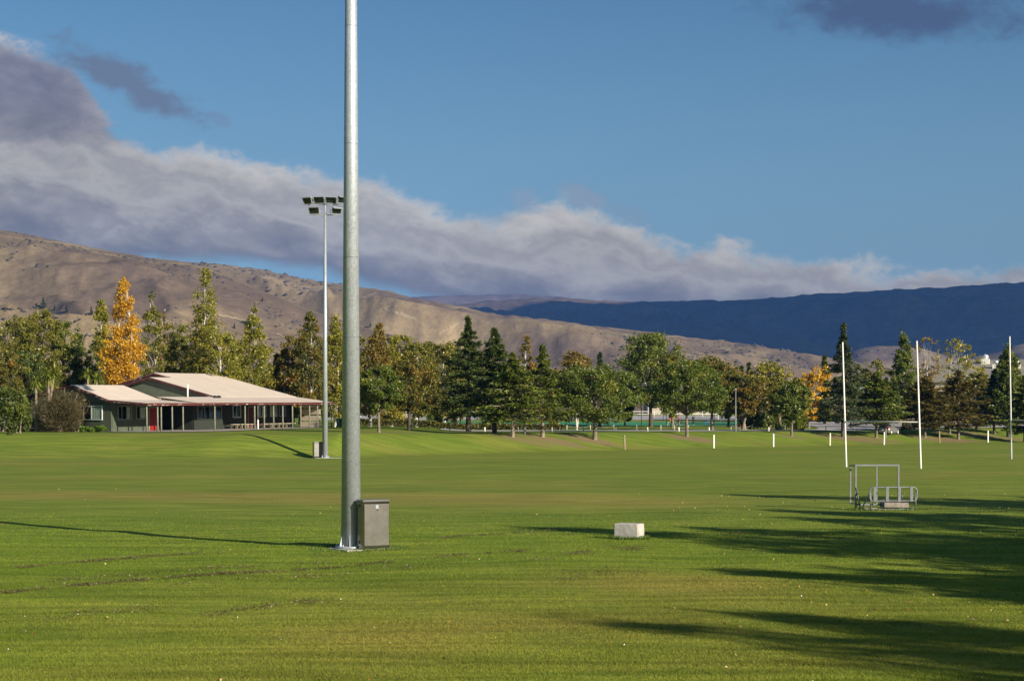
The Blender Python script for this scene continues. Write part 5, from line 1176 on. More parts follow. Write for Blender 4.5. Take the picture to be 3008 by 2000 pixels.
MB().tube([(-1, 0, 1.55), (.9, 0, 1.55)], .05, 8).build('crossbar', WHITE, gl)
q = on(2174, 268); bgr = empty('sports_bag', q, R(20), 'bright red bag on the ground right of the light pole', 'bag'); MB().bbox((0, 0, .3), (.8, .4, .55), .14).build('body', RED, bgr); MB().tube([(-.25, 0, .55), (-.15, 0, .78), (.15, 0, .78), (.25, 0, .55)], .03, 6).build('handle', BLACK, bgr)

# ================================================================== TREES
def TB(x, yt, wpx, yb=None, Y=None):
    p = G(x, yb, 120) if Y is None else on(x, Y)
    return p, CZ + (HY - yt) / F * p.y - p.z, wpx / F * p.y
GT1, GT2, GT3 = 'tall trees behind the clubhouse', 'trees along the road bank', 'trees around the car park'
def BL(x, yt, w, leaf, bark, label, group, yb=None, Y=None, soil=0, **k):
    p, h, ww = TB(x, yt, w, yb, Y)
    if soil: BARE.append((p.x, p.y - 1.0, soil * 1.5, soil, 1.0))
    k.setdefault('lsize', 0.00085 * p.y); return broadleaf('broadleaf_tree' if k.pop('nm', None) is None else 'birch_tree', p, h, ww, leaf, bark, label, group, **k)
def CF(x, yt, w, leaf, bark, label, group, yb=None, Y=None, soil=0, **k):
    p, h, ww = TB(x, yt, w, yb, Y)
    if soil: BARE.append((p.x + .5, p.y - 1.0, soil * 1.7, soil, 1.0))
    k.setdefault('lsize', 0.00088 * p.y); return conifer('cedar_tree', p, h, ww, leaf, bark, label, group, **k)
# --- behind the clubhouse
BL(48, 925, 150, 'olive', BARK_GREY, 'big olive leafed tree at the left edge behind the dark hedge', GT1, Y=205, prof='round', trunk=.16, clumps=80, leaves=75)
BL(125, 912, 120, 'olive', BARK_GREY, 'large olive tree with the highest round crown at far left, above the strap leaved palms', GT1, Y=192, prof='round', trunk=.2, clumps=85, leaves=75)
BL(190, 945, 110, 'green', BARK_GREY, 'dark green broad tree between the olive tree and the golden birch', GT1, Y=200, prof='round', trunk=.15, clumps=70, leaves=70)
BL(20, 1030, 90, 'rustgreen', BARK_DARK, 'low russet tree behind the hedge at the left edge', GT1, Y=178, prof='round', trunk=.12, clumps=50, leaves=70)
BL(85, 1030, 130, 'dark', BARK_DARK, 'dense dark tree right behind the strap leaved palms', GT1, Y=184, prof='round', trunk=.08, clumps=60, leaves=75)
BL(240, 1020, 120, 'dark', BARK_DARK, 'dark low tree behind the left wing roof', GT1, Y=196, prof='round', trunk=.08, clumps=60, leaves=75)
BL(297, 876, 70, 'yellowgreen', BARK_PALE, 'slim yellow green poplar directly behind the golden birch', GT1, Y=200, prof='column', trunk=.12, clumps=60, leaves=60, tr=.15, nm=1)
BL(364, 816, 138, 'gold', BARK_PALE, 'bright golden birch with a white trunk behind the clubhouse', GT1, Y=188, prof='birch', trunk=.13, clumps=105, leaves=62, tr=.22, limb=.018, droop=.25, nm=1, multi=2)
BL(445, 858, 95, 'olive', BARK_PALE, 'thin half bare birch with twin pale trunks right of the golden birch', GT1, Y=196, prof='birch', trunk=.22, clumps=52, leaves=40, tr=.13, multi=2, spread=.85, nm=1, droop=.3)
BL(478, 915, 70, 'rusty', BARK_PALE, 'nearly bare pinkish birch above the clubhouse ridge', GT1, Y=206, prof='birch', trunk=.25, clumps=36, leaves=26, tr=.12, spread=.8, nm=1)
BL(527, 990, 100, 'olive', BARK_TAN, 'low olive tree above the clubhouse ridge', GT1, Y=200, prof='round', trunk=.12, clumps=55, leaves=65)
BL(604, 782, 135, 'yellowgreen', BARK_PALE, 'tallest green birch with a pointed top above the clubhouse roof', GT1, Y=196, prof='birch', trunk=.12, clumps=95, leaves=60, tr=.2, droop=.3, nm=1)
BL(640, 960, 110, 'yellowgreen', BARK_PALE, 'bushy yellow green birch at the foot of the tallest birch', GT1, Y=192, prof='round', trunk=.1, clumps=60, leaves=65, nm=1)
BL(728, 898, 110, 'yellowgreen', BARK_PALE, 'green birch with a narrow top, right of the tallest birch', GT1, Y=198, prof='column', trunk=.1, clumps=80, leaves=62, tr=.17, droop=.4, nm=1, lean=(.8, 0))
BL(690, 1000, 90, 'olive', BARK_TAN, 'olive undergrowth tree between two birches above the roof', GT1, Y=205, prof='round', trunk=.08, clumps=50, leaves=60)
BL(775, 1075, 80, 'rustgreen', BARK_DARK, 'low russet green tree at the foot of the two headed mast', GT1, Y=210, prof='round', trunk=.08, clumps=40, leaves=60)
CF(812, 1038, 90, 'cedar', BARK_DARK, 'small dark conifer behind the clubhouse roof slope', GT1, Y=205, trunk=.08, levels=14)
BL(838, 1020, 100, 'rusty', BARK_PALE, 'rusty birch left of the far floodlight mast', GT1, Y=202, prof='column', trunk=.08, clumps=60, leaves=65, nm=1)
BL(912, 908, 115, 'rustgreen', BARK_PALE, 'tall rusty birch with a pale trunk beside the far floodlight mast', GT1, Y=200, prof='column', trunk=.1, clumps=95, leaves=62, tr=.19, droop=.35, nm=1)
BL(985, 925, 105, 'yellowgreen', BARK_PALE, 'yellow green birch between the two floodlight masts', GT1, Y=204, prof='column', trunk=.1, clumps=85, leaves=62, tr=.17, droop=.35, nm=1)
BL(1088, 948, 105, 'rusty', BARK_PALE, 'rusty leaning birch just right of the near floodlight mast', GT2, Y=214, prof='column', trunk=.12, clumps=85, leaves=60, tr=.17, droop=.4, nm=1, lean=(1.2, 0))
BL(1150, 1010, 110, 'yellowgreen', BARK_PALE, 'weeping yellow green birch behind the small grey trunked tree', GT2, Y=222, prof='column', trunk=.1, clumps=75, leaves=60, droop=.5, nm=1)
BL(1222, 1000, 120, 'olive', BARK_PALE, 'olive birch behind the dark trunked tree', GT2, Y=224, prof='round', trunk=.12, clumps=80, leaves=62, droop=.3, nm=1)
BL(1305, 1000, 115, 'olive', BARK_PALE, 'olive birch left of the tallest cedar', GT2, Y=226, prof='round', trunk=.13, clumps=75, leaves=62, droop=.3, nm=1)
BL(1113, 1075, 120, 'green', BARK_GREY, 'small round tree with a thin grey trunk, right of the near mast', GT2, yb=1270, prof='round', trunk=.32, clumps=62, leaves=75, tr=.13, soil=1.6)
BL(1203, 1055, 150, 'rustgreen', BARK_DARK, 'spreading tree with a dark trunk in front of the low hedge', GT2, yb=1264, prof='oak', trunk=.3, clumps=75, leaves=72, tr=.2)
CF(1376, 928, 205, 'cedar', BARK_DARK, 'tallest dark cedar with a spire top, left of the conifer group', GT2, yb=1268, trunk=.175, levels=24, per=7, fol=60, shape=1.15, soil=2)
CF(1453, 962, 165, 'cedar', BARK_DARK, 'dense dark cedar, second from left in the conifer group', GT2, yb=1272, trunk=.175, levels=23, per=7, fol=58, shape=.85, soil=2)
CF(1506, 1036, 175, 'cedarbright', BARK_TAN, 'bright green cedar with a pale trunk in the conifer group', GT2, yb=1283, trunk=.22, levels=20, per=7, fol=55, shape=.8, soil=2.4)
CF(1594, 1012, 165, 'cedarbright', BARK_TAN, 'loose topped conifer, rightmost of the conifer group', GT2, yb=1283, trunk=.20, levels=20, per=6, fol=50, shape=1.0, soil=2.4)
BL(1545, 983, 85, 'rusty', BARK_PALE, 'thin rusty birch showing above the conifer group', GT2, Y=250, prof='birch', trunk=.2, clumps=50, leaves=40, spread=.85, nm=1)
BL(1692, 1030, 100, 'rusty', BARK_PALE, 'rusty birch with white trunks behind the round broadleaf tree', GT2, Y=238, prof='round', trunk=.22, clumps=55, leaves=52, nm=1, multi=2, tr=.12)
BL(1640, 1085, 80, 'rusty', BARK_PALE, 'small rusty birch behind the rightmost conifer of the group', GT2, Y=240, prof='round', trunk=.2, clumps=40, leaves=50, nm=1)
CF(1762, 1034, 60, 'cedarblue', BARK_DARK, 'blue conifer tip poking out behind the round broadleaf tree', GT2, Y=262, trunk=.1, levels=18, per=6, shape=.8)
BL(1747, 1068, 225, 'green', BARK_GREY, 'round broadleaf tree with a full low crown in the middle of the row', GT2, yb=1291, prof='oak', trunk=.25, clumps=110, leaves=75, tr=.22, soil=2.6)
BL(1912, 976, 178, 'green', BARK_DARK, 'tall oak with the highest crown right of centre', GT2, yb=1253, prof='oak', trunk=.23, clumps=115, leaves=72, tr=.3)
BL(2018, 1058, 190, 'green', BARK_GREY, 'lone green tree with a clear trunk in front of the court players', GT2, yb=1282, prof='oak', trunk=.32, clumps=95, leaves=72, tr=.17, soil=2.2)
BL(1975, 1040, 80, 'olive', BARK_GREY, 'olive tree filling the gap between the tall oak and the lone green tree', GT2, Y=262, prof='round', trunk=.15, clumps=45, leaves=60)
BL(2092, 1048, 165, 'rustgreen', BARK_GREY, 'orange topped tree left of the thin light pole', GT2, Y=238, prof='oak', trunk=.28, clumps=85, leaves=70, tr=.22)
BL(2183, 1098, 150, 'rustgreen', BARK_TAN, 'forked brown tree right of the thin light pole', GT2, Y=236, prof='fan', trunk=.28, clumps=80, leaves=66, tr=.2, multi=2, tintshift=.1)
BL(2140, 1078, 80, 'green', BARK_DARK, 'dark green tree behind the thin light pole', GT2, Y=275, prof='round', trunk=.15, clumps=45, leaves=65)
BL(2258, 1062, 120, 'yellowgreen', BARK_GREY, 'yellow green tree behind the brown trees, with a mast inside', GT2, Y=325, prof='round', trunk=.15, clumps=60, leaves=60, tintshift=.15)
CF(2200, 1064, 46, 'cedar', BARK_DARK, 'small dark conifer far behind the brown trees', GT2, Y=345, trunk=.05, levels=14)
CF(2178, 1074, 36, 'cedar', BARK_DARK, 'smallest dark conifer tip far behind the light pole', GT2, Y=350, trunk=.05, levels=12)
BL(2290, 1105, 95, 'olive', BARK_TAN, 'olive tree with a thick pale trunk left of the flax bush', GT2, Y=237, prof='round', trunk=.28, clumps=60, leaves=65, tr=.2)
BL(2325, 1118, 92, 'green', BARK_GREY, 'green tree with a forked trunk on the grass beside the flax bush', GT2, yb=1280, prof='round', trunk=.24, clumps=70, leaves=70, tr=.14, soil=1.4)
BL(2376, 1078, 95, 'gold', BARK_TAN, 'golden feathery tree left of the dark cedar by the goal', GT3, Y=264, prof='fan', trunk=.14, clumps=60, leaves=30, lean=(1.8, 0), spread=.8, limb=.015, tintshift=.32)
BL(2345, 1110, 70, 'rustgreen', BARK_TAN, 'russet tree behind the flax bush', GT3, Y=280, prof='round', trunk=.15, clumps=45, leaves=60)
CF(2422, 1046, 66, 'cedarbright', BARK_TAN, 'narrow green conifer between the golden tree and the dark cedar', GT3, Y=305, trunk=.08, levels=18, shape=.75)
CF(2478, 946, 165, 'cedarblue', BARK_GREY, 'dark blue cedar with a ragged spire behind the leaning goal upright', GT3, yb=1283, trunk=.185, levels=23, per=6, fol=58, shape=1.15, gap=.12, soil=2.4, lower=.85)
BL(2560, 1060, 90, 'olive', BARK_GREY, 'olive tree between the two cedars behind the goal', GT3, Y=330, prof='round', trunk=.15, clumps=50, leaves=60)
CF(2574, 1092, 150, 'cedarbright', BARK_GREY, 'broad green cedar standing before the grey car', GT3, yb=1286, trunk=.27, levels=17, per=7, fol=55, shape=.75, soil=2)
CF(2601, 1110, 110, 'cedar', BARK_GREY, 'cedar just behind the broad green cedar, by the car tail light', GT3, yb=1283, trunk=.28, levels=15, per=6, fol=50, shape=.7)
BL(2655, 978, 110, 'green', BARK_DARK, 'tall pointed green tree behind the middle goal upright', GT3, Y=272, prof='cone', trunk=.14, clumps=90, leaves=66, tr=.28)
BL(2722, 990, 105, 'rusty', BARK_PALE, 'half bare pinkish birch with spreading pale limbs behind the goal', GT3, Y=285, prof='fan', trunk=.3, clumps=32, leaves=12, spread=.75, multi=3, tr=.14, limb=.02, nm=1)
BL(2806, 992, 110, 'yellowgreen', BARK_PALE, 'thin yellow birch in front of the large hall roof', GT3, Y=288, prof='fan', trunk=.2, clumps=38, leaves=15, spread=.75, multi=2, tr=.14, nm=1, tintshift=.1)
BL(2862, 1034, 60, 'yellowgreen', BARK_PALE, 'small yellow tree before the white roof vents', GT3, Y=290, prof='fan', trunk=.2, clumps=22, leaves=14, spread=.8, nm=1, tintshift=.15)
CF(2717, 1112, 185, 'cedarbrown', BARK_GREY, 'brownish spreading conifer right of the goal', GT3, yb=1285, trunk=.23, levels=17, per=7, fol=58, shape=.65, soil=2.2)
CF(2815, 1085, 165, 'cedarbrown', BARK_GREY, 'brown conifer with a pale straight trunk showing through', GT3, yb=1290, trunk=.22, levels=19, per=6, fol=50, shape=.75, gap=.15, soil=2.4)
CF(2790, 1110, 120, 'cedarbrown', BARK_GREY, 'brown conifer with a slanting trunk, behind the pale trunked one', GT3, yb=1274, trunk=.26, levels=15, per=6, fol=46, shape=.8)
BL(2868, 1095, 110, 'olive', BARK_GREY, 'olive tree between the brown conifers and the blue one', GT3, Y=258, prof='round', trunk=.2, clumps=60, leaves=65)
CF(2921, 1085, 135, 'cedarblue', BARK_GREY, 'blue grey conifer left of the cut off goal upright', GT3, yb=1274, trunk=.18, levels=18, per=6, fol=50, shape=.95, gap=.1)
BL(2962, 1012, 125, 'green', BARK_DARK, 'large green tree behind the cut off goal upright', GT3, Y=250, prof='cone', trunk=.2, clumps=100, leaves=72, tr=.26)
CF(3010, 1105, 130, 'cedarbright', BARK_DARK, 'green cedar cut by the right edge of the frame', GT3, Y=240, trunk=.18, levels=16, per=7, fol=55, shape=.7)
BL(1010, 1030, 90, 'olive', BARK_PALE, 'olive birch hidden mostly by the near floodlight mast', GT1, Y=212, prof='column', trunk=.1, clumps=60, leaves=60, nm=1)
# far screen of trees closing the gaps under the crowns
for i, (x, yt, w, lf, wd) in enumerate(((520, 945, 120, 'olive', 'olive tree behind the twin trunked birch and the tallest birch'), (655, 985, 130, 'yellowgreen', 'yellow green tree deep behind the tallest birch'), (770, 1010, 120, 'olive', 'olive tree deep behind the two headed mast'), (860, 985, 110, 'rusty', 'rusty tree deep behind the rusty birches'), (1040, 985, 110, 'olive', 'olive tree deep behind the near floodlight mast'), (1175, 985, 110, 'yellowgreen', 'yellow green tree deep behind the weeping birch'), (1265, 1005, 110, 'olive', 'olive tree deep between the olive birches'), (1430, 1040, 110, 'rusty', 'rusty tree deep behind the two left cedars'), (1330, 1010, 100, 'yellowgreen', 'yellow green tree deep left of the tallest cedar'), (880, 1090, 110, 'dark', 'dark tree at the right end of the clubhouse roof'), (950, 1080, 110, 'olive', 'olive tree behind the veranda corner'), (1260, 1085, 90, 'dark', 'dark tree deep behind the dark trunked tree'), (1340, 1070, 90, 'olive', 'olive tree deep behind the tallest cedar'),
    (1640, 1120, 90, 'dark', 'dark tree deep behind the rightmost conifer of the group'), (1835, 1120, 80, 'dark', 'dark tree deep between the round tree and the tall oak'), (2240, 1130, 110, 'rustgreen', 'russet tree deep behind the dark bushes'), (2500, 1120, 90, 'dark', 'dark tree deep behind the blue cedar'),
    (2690, 1130, 100, 'dark', 'dark tree deep behind the brownish spreading conifer'), (2940, 1130, 90, 'dark', 'dark tree deep behind the blue grey conifer'))):
    BL(x, yt, w, lf, BARK_DARK, wd, 'background trees', Y=262 + 12 * (i % 4), prof='round', trunk=.14, clumps=50, leaves=62)

# --- shrubs and palms by the clubhouse
hp = G(18, 1268, 110); shrub('hedge', (hp.x - 1.0, hp.y + 1.2, hp.z - .1), (4.6, 3.4, 4.9), 'dark', 'dense dark green hedge at the left edge beside the clubhouse', 'hedge', n=7500, lsize=.13, lumps=26)
hp = G(60, 1150, 110) if False else on(66, 152.5); shrub('hedge', (hp.x - .3, hp.y, hp.z), (2.4, 2.2, 3.5), 'dark', 'dark shrub between the tall hedge and the clubhouse wall', 'shrub', n=2500, lsize=.13, lumps=12)
bp_ = G(178, 1269, 110); bush = shrub('brown_bush', (bp_.x, bp_.y, bp_.z - .05), (4.5, 3.4, 4.75), 'twig', 'wispy brown bush with forked tan stems before the clubhouse end wall', 'bush', n=24000, lsize=.085, lumps=46, sliver=True, stems=False)
mb = MB()
for (dx, dz, r_) in ((.0, 2.2, .09), (.75, 1.9, .10), (-.5, 2.3, .07), (1.2, 2.6, .05), (-1.0, 2.4, .05), (.3, 3.0, .05)):
    mb.tube([(0.05 * dx, 0, -.1), (.1 * dx, -.1, .5), (dx * .5, -.15, dz * .55), (dx, -.1, dz), (dx * 1.4, 0, dz * 1.45)], [r_ * 1.5, r_ * 1.3, r_, r_ * .7, r_ * .3], 7)
mb.build('stem', BARK_TAN, bush)
gp = G(225, 1268, 110); shrub('dry_shrub', gp, (1.3, .9, 1.5), 'twig', 'small bare pinkish shrub between the brown bush and the green ground cover', 'shrub', n=900, lsize=.12, lumps=9, sliver=True)
gp = G(268, 1269, 110); shrub('green_bush', (gp.x, gp.y + .3, gp.z - .05), (3.2, .9, .78), 'bush', 'low bright green bush along the foot of the clubhouse end wall', 'bush', n=2600, lsize=.10, lumps=16)
def cabbage(x, y, Y, label, r_=1.25, n=80, heads=((0, 0, 0),)):
    p = on(x, Y); hz_ = CZ + (HY - y) / F * Y - p.z; root = empty('cabbage_tree', p, 0, label, 'palm', 'strap leaved cabbage trees')
    V = []; T = []; mb = MB()
    for (dx, dy, dz) in heads:
        c = np.array([dx, dy, hz_ + dz]); mb.tube([(0, 0, -.2), (dx * .2, 0, hz_ * .5), tuple(c)], [.16, .12, .10], 8)
        for k in range(n):
            d = unit(1)[0]; d[2] = d[2] * .75 + .30; d /= np.linalg.norm(d); s = np.cross(d, [0, 0, 1]); s /= np.linalg.norm(s) + 1e-6; ln = r_ * rng.uniform(.75, 1.1); dr = rng.uniform(.15, .55) * ln
            m_ = c + d * ln * .55 + np.array([0, 0, -.05]); e = c + d * ln + np.array([0, 0, -dr]); w_ = .045
            V += [c - s * w_ * .6, c + s * w_ * .6, m_ + s * w_, m_ - s * w_, m_ - s * w_, m_ + s * w_, e + s * .008, e - s * .008]; t = rng.uniform(.15, 1); T += [t, t]
    V = np.array(V); np_obj('crown', V, np.arange(len(V)).reshape(-1, 4), LEAF['strap'], root, attrs=[('tint', 'FACE', np.array(T))]); mb.build('trunk', BARK_TAN, root)
cabbage(143, 1103, 163, 'large strap leaved palm rising behind the brown bush', 1.25, 120, ((0, 0, 0), (.5, .3, .35)))
cabbage(106, 1120, 162, 'smaller drooping strap leaved palm left of the large one', 1.05, 90)
cabbage(258, 1098, 176, 'strap leaved palm behind the left wing roof, left of the golden birch', 1.15, 80)
cabbage(284, 1112, 178, 'strap leaved palm behind the wing roof, touching the golden birch', 1.2, 80)
# --- low hedge, flax and bushes along the road
def hedge_strip(x0, x1, Y, hgt, label):
    a, b = on(x0, Y), on(x1, Y); n = int((b.x - a.x) * 330); t = rng.uniform(0, 1, n); X = a.x + (b.x - a.x) * t; th = .62 * hgt * (0.8 + .4 * fbm(X / 1.3, X * 0 + 2, 8, 3)) * 1.55
    yy_ = rng.normal(0, .35, n); zz_ = rng.uniform(0, 1, n) ** .6 * th; P = np.stack([X - a.x, yy_ * .9, zz_ + ground(X, Y + yy_) - a.z], 1); tint = np.clip(fbm(X / .8, zz_ * 2, 5, 3) + rng.normal(0, .15, n), 0, 1)
    v, f = leaf_cloud(P, .13); o = np_obj('low_hedge', v, f, LEAF['hedge'], None, a, [('tint', 'FACE', tint)]); tag(o, label, 'hedge')
hedge_strip(1058, 1660, 219, 1.0, 'long low clipped hedge running behind the conifer trunks')
fp = on(2345, 234); root = empty('flax_bush', fp, 0, 'tall pale flax clump at the edge of the car park', 'bush'); V = []; T = []
for k in range(420):
    a = rng.uniform(0, 6.28); r0 = rng.uniform(0, .8); b0 = np.array([math.cos(a) * r0, math.sin(a) * r0, 0]); d = np.array([math.cos(a) * rng.uniform(.1, .75), math.sin(a) * rng.uniform(.1, .75), 1.0]); ln = rng.uniform(1.3, 2.6); m_ = b0 + d * ln * .6; e = b0 + d * ln + np.array([math.cos(a), math.sin(a), -.9]) * .45; s = np.array([-math.sin(a), math.cos(a), 0]) * .05
    V += [b0 - s, b0 + s, m_ + s, m_ - s, m_ - s, m_ + s, e + s * .15, e - s * .15]; t = rng.uniform(.3, 1); T += [t, t]
V = np.array(V); np_obj('foliage', V, np.arange(len(V)).reshape(-1, 4), LEAF['strap'], root, attrs=[('tint', 'FACE', np.array(T))])
for x, Y, d, lf, lb in ((2215, 241, (4.2, 3, 2.6), 'dark', 'dark bush under the forked brown tree'), (2262, 243, (4.0, 3, 2.9), 'dark', 'dark bush left of the pale trunked olive tree'), (2305, 246, (3.2, 3, 2.4), 'green', 'green bush behind the pale trunked olive tree'),
    (2395, 330, (7, 3, 3.0), 'yellowgreen', 'yellow green bush at the far edge of the car park, left of the goal'), (2450, 331, (5, 3, 2.4), 'yellowgreen', 'yellow bush at the far edge of the car park, behind the blue cedar'), (2870, 297, (3.2, 2, 2.0), 'rusty', 'orange bush by the pale wall at right'), (2755, 300, (8, 3, 2.2), 'rusty', 'russet bushes along the far car park edge'), (2550, 333, (10, 3, 2.0), 'olive', 'olive bushes at the far car park edge behind the crossbar'),
    (1285, 262, (3.0, 2, 2.6), 'green', 'small green bush behind the low hedge')):
    p = on(x, Y); shrub('bush', p, d, lf, lb, 'bush', 'bushes around the car park', n=1500, lsize=.2, lumps=12)

# --- trees on the near hill
bv1 = BVHTree.FromPolygons([tuple(v) for v in h1[1]], [tuple(int(i) for i in f) for f in h1[2]]); bv2 = BVHTree.FromPolygons([tuple(v) for v in h2[1]], [tuple(int(i) for i in f) for f in h2[2]])
def hill_hit(x, y):
    d = Vector(((x - HX) / F, 1, (HY - y) / F)).normalized(); best = None
    for b in (bv1, bv2):
        q = b.ray_cast(Vector((0, 0, CZ)), d)
        if q[0] is not None and (best is None or q[0].y < best.y): best = q[0]
    return best
HT = (('left of the twin hill conifers', 108, 908, 13), ('of the twin hill conifers, the bigger', 127, 905, 21), ('right of the twin hill conifers', 160, 911, 11), ('alone right of the rock ledges', 195, 918, 15), ('above the slim poplar', 268, 925, 16), ('above the twin pale trunks', 447, 862, 9), ('right of the tallest birch, low on the slope', 688, 965, 10), ('near the hill house', 771, 885, 8), ('above the dark trunked tree', 1088, 960, 9), ('above the weeping birch', 1140, 1000, 12), ('right of the hill house', 763, 965, 12))
for (wd, x, y, hp_) in HT:
    q = hill_hit(x, y)
    if q is None: continue
    h = hp_ / F * q.y * 1.5; conifer('hill_conifer', q, h, h * .5, 'cedar', BARK_DARK, 'small dark conifer on the brown hillside, ' + wd, 'conifers on the hillside', trunk=.05, levels=10, per=5, fol=14, lsize=h * .06)
q = hill_hit(722, 955)
if q is not None:
    for k, (dx, dy) in enumerate(((-14, 2), (-8, -2), (-2, 3), (4, 0))):
        s = q.y / F; broadleaf('hill_tree', q + Vector((dx * s * 1.5, 4, -1)), 16 * s, 16 * s, 'dark', BARK_DARK, 'dark round tree sheltering the hill house, ' + ('leftmost', 'second from left', 'third from left', 'rightmost')[k] + ' of its clump', 'trees at the hill house', prof='round', clumps=16, leaves=30, lsize=1.4 * s, trunk=.05)
    hh = hill_hit(754, 942) or q; s = hh.y / F; r_ = empty('hill_house', hh + Vector((0, 0, -1)), R(12), 'long low house on the brown hillside above the birches', 'house')
    MB().box((0, 0, 6 * s), (26 * s, 9 * s, 9 * s)).build('wall', mat_plain('house_wall', (.30, .27, .24)), r_); MB().box((0, -.6 * s, 11.2 * s), (30 * s, 13 * s, 1.6 * s)).build('roof', mat_plain('house_roof', (.16, .15, .15)), r_)
    for k in (-7, 2, 9): MB().box((k * s, -4.6 * s, 6.5 * s), (5 * s, .5 * s, 5 * s)).build('window', GLASSD, r_)

TRACKM = mat_plain('dirt_track', (.30, .232, .14), 1.0)
for pts_ in (((1066, 876), (1085, 868), (1112, 857)), ((1128, 908), (1145, 901), (1160, 897)), ((1130, 909), (1170, 920), (1200, 930), (1228, 941)), ((1289, 981), (1318, 966), (1351, 949)), ((812, 979), (838, 992), (866, 1004)), ((640, 925), (690, 935), (760, 950))):
    Q = []
    for (a, b) in zip(pts_[:-1], pts_[1:]):
        for t in np.linspace(0, 1, 9)[:-1]:
            q = hill_hit(a[0] + (b[0] - a[0]) * t, a[1] + (b[1] - a[1]) * t + 1.2 * math.sin(t * 9 + a[0]))
            if q is not None: Q.append(q)
    Q = [q for k, q in enumerate(Q) if k == 0 or (q - Q[k - 1]).length < 220]
    if len(Q) > 3:
        V = []
        def drop(x, y):
            z = [b.ray_cast(Vector((x, y, 3000)), Vector((0, 0, -1)))[0] for b in (bv1, bv2)]; return Vector((x, y, max([q_.z for q_ in z if q_ is not None] + [-9]) + .35))
        for q in Q: V += [drop(q.x, q.y - 1.6), drop(q.x, q.y + 1.6)]
        tk = MB().add(V, [(2 * k, 2 * k + 2, 2 * k + 3, 2 * k + 1) for k in range(len(Q) - 1)]).build('track', TRACKM); tk['kind'] = 'structure'

# --- trees beyond the right edge of the frame: their shade lies on the lawn
SG = 'trees right of the lawn throwing long shadows'
TE = math.tan(R(SUN_EL))
for (tx, ty, h, w, lf, pr) in ((2.1, 24.7, 11.5, 6.0, 'yellowgreen', 'cone'), (4.2, 26.0, 11, 6.4, 'gold', 'cone'), (4.6, 34.2, 10.5, 6.0, 'gold', 'cone'), (7.6, 34.0, 10, 5.4, 'olive', 'cone'), (1.3, 47.0, 13.5, 6.4, 'yellowgreen', 'cone'), (5.4, 48.0, 12, 8.0, 'gold', 'cone'), (9.0, 52.5, 12, 8.0, 'yellowgreen', 'cone'), (9.6, 70.0, 11.5, 5.5, 'olive', 'cone'), (14.5, 64.0, 11, 7.5, 'gold', 'cone'), (18.0, 58, 11, 8, 'olive', 'round'), (12.6, 41.5, 8, 6.5, 'gold', 'round'), (11.0, 44.5, 10, 6, 'yellowgreen', 'cone'), (13.5, 51, 12, 6, 'gold', 'cone'), (16.5, 47, 11, 7, 'olive', 'round'), (21, 66, 12, 7, 'yellowgreen', 'cone'), (9.2, 57.5, 10, 5, 'gold', 'cone'), (14.5, 38, 10, 6, 'gold', 'round'), (8.5, 29.5, 9, 5, 'gold', 'cone'), (12.2, 36.5, 10, 7, 'yellowgreen', 'round'), (10.5, 40.5, 10, 7, 'gold', 'round'), (15, 44, 11, 8, 'olive', 'round'), (17.5, 55, 12, 8, 'gold', 'round'), (20, 61, 12, 8, 'olive', 'round'), (16.5, 50.5, 11, 7, 'yellowgreen', 'round'), (9.5, 24.8, 10, 6, 'olive', 'cone'), (11, 32.5, 10, 6, 'gold', 'cone')):
    Ld = h / TE; zt = float(ground(tx, ty))
    for _ in range(6):
        bx, by = tx + SUN_H[0] * Ld, ty + SUN_H[1] * Ld; Ld = (h * 0.97 + float(ground(bx, by)) - zt) / TE
    broadleaf('avenue_tree', Vector((bx, by, float(ground(bx, by)))), h, w * 1.4, lf, BARK_GREY, 'tall autumn tree outside the frame to the right, its shadow streaking the lawn', SG, prof=pr, trunk=.14, clumps=72, leaves=32, lsize=.19, tr=.17)

# ================================================================== TURF
BARE += [(W(1250, 1275, 170).x - 3, 165, 3.5, 1.2, .6), (on(1150, 163).x, 163, 4, 1.0, .8), (on(985, 172).x, 172, 2.5, .9, .9), (on(2780, 232).x, 232, 9, 3.5, .8), (on(2900, 246).x, 247, 12, 4, .75), (on(2590, 212).x, 215, 8, 3, .5), (on(1560, 192).x, 189, 8, 2.6, .8), (on(1250, 258).x, 258, 8, 8, .9), (on(1900, 226).x, 227, 5, 3, .8)]
dry, lush, soil = turf_attrs(GX, GY, GZ)
ny, nx = GX.shape; vid = np.arange(ny * nx).reshape(ny, nx)
fs = np.stack([vid[:-1, :-1], vid[:-1, 1:], vid[1:, 1:], vid[1:, :-1]], -1).reshape(-1, 4)
TURF = mat_turf('mown_turf')
gr = np_obj('ground', np.stack([GX, GY, GZ], -1).reshape(-1, 3), fs, TURF, attrs=[('dry', 'POINT', dry.ravel()), ('lush', 'POINT', lush.ravel()), ('soil', 'POINT', soil.ravel())], smooth=True); gr['kind'] = 'structure'
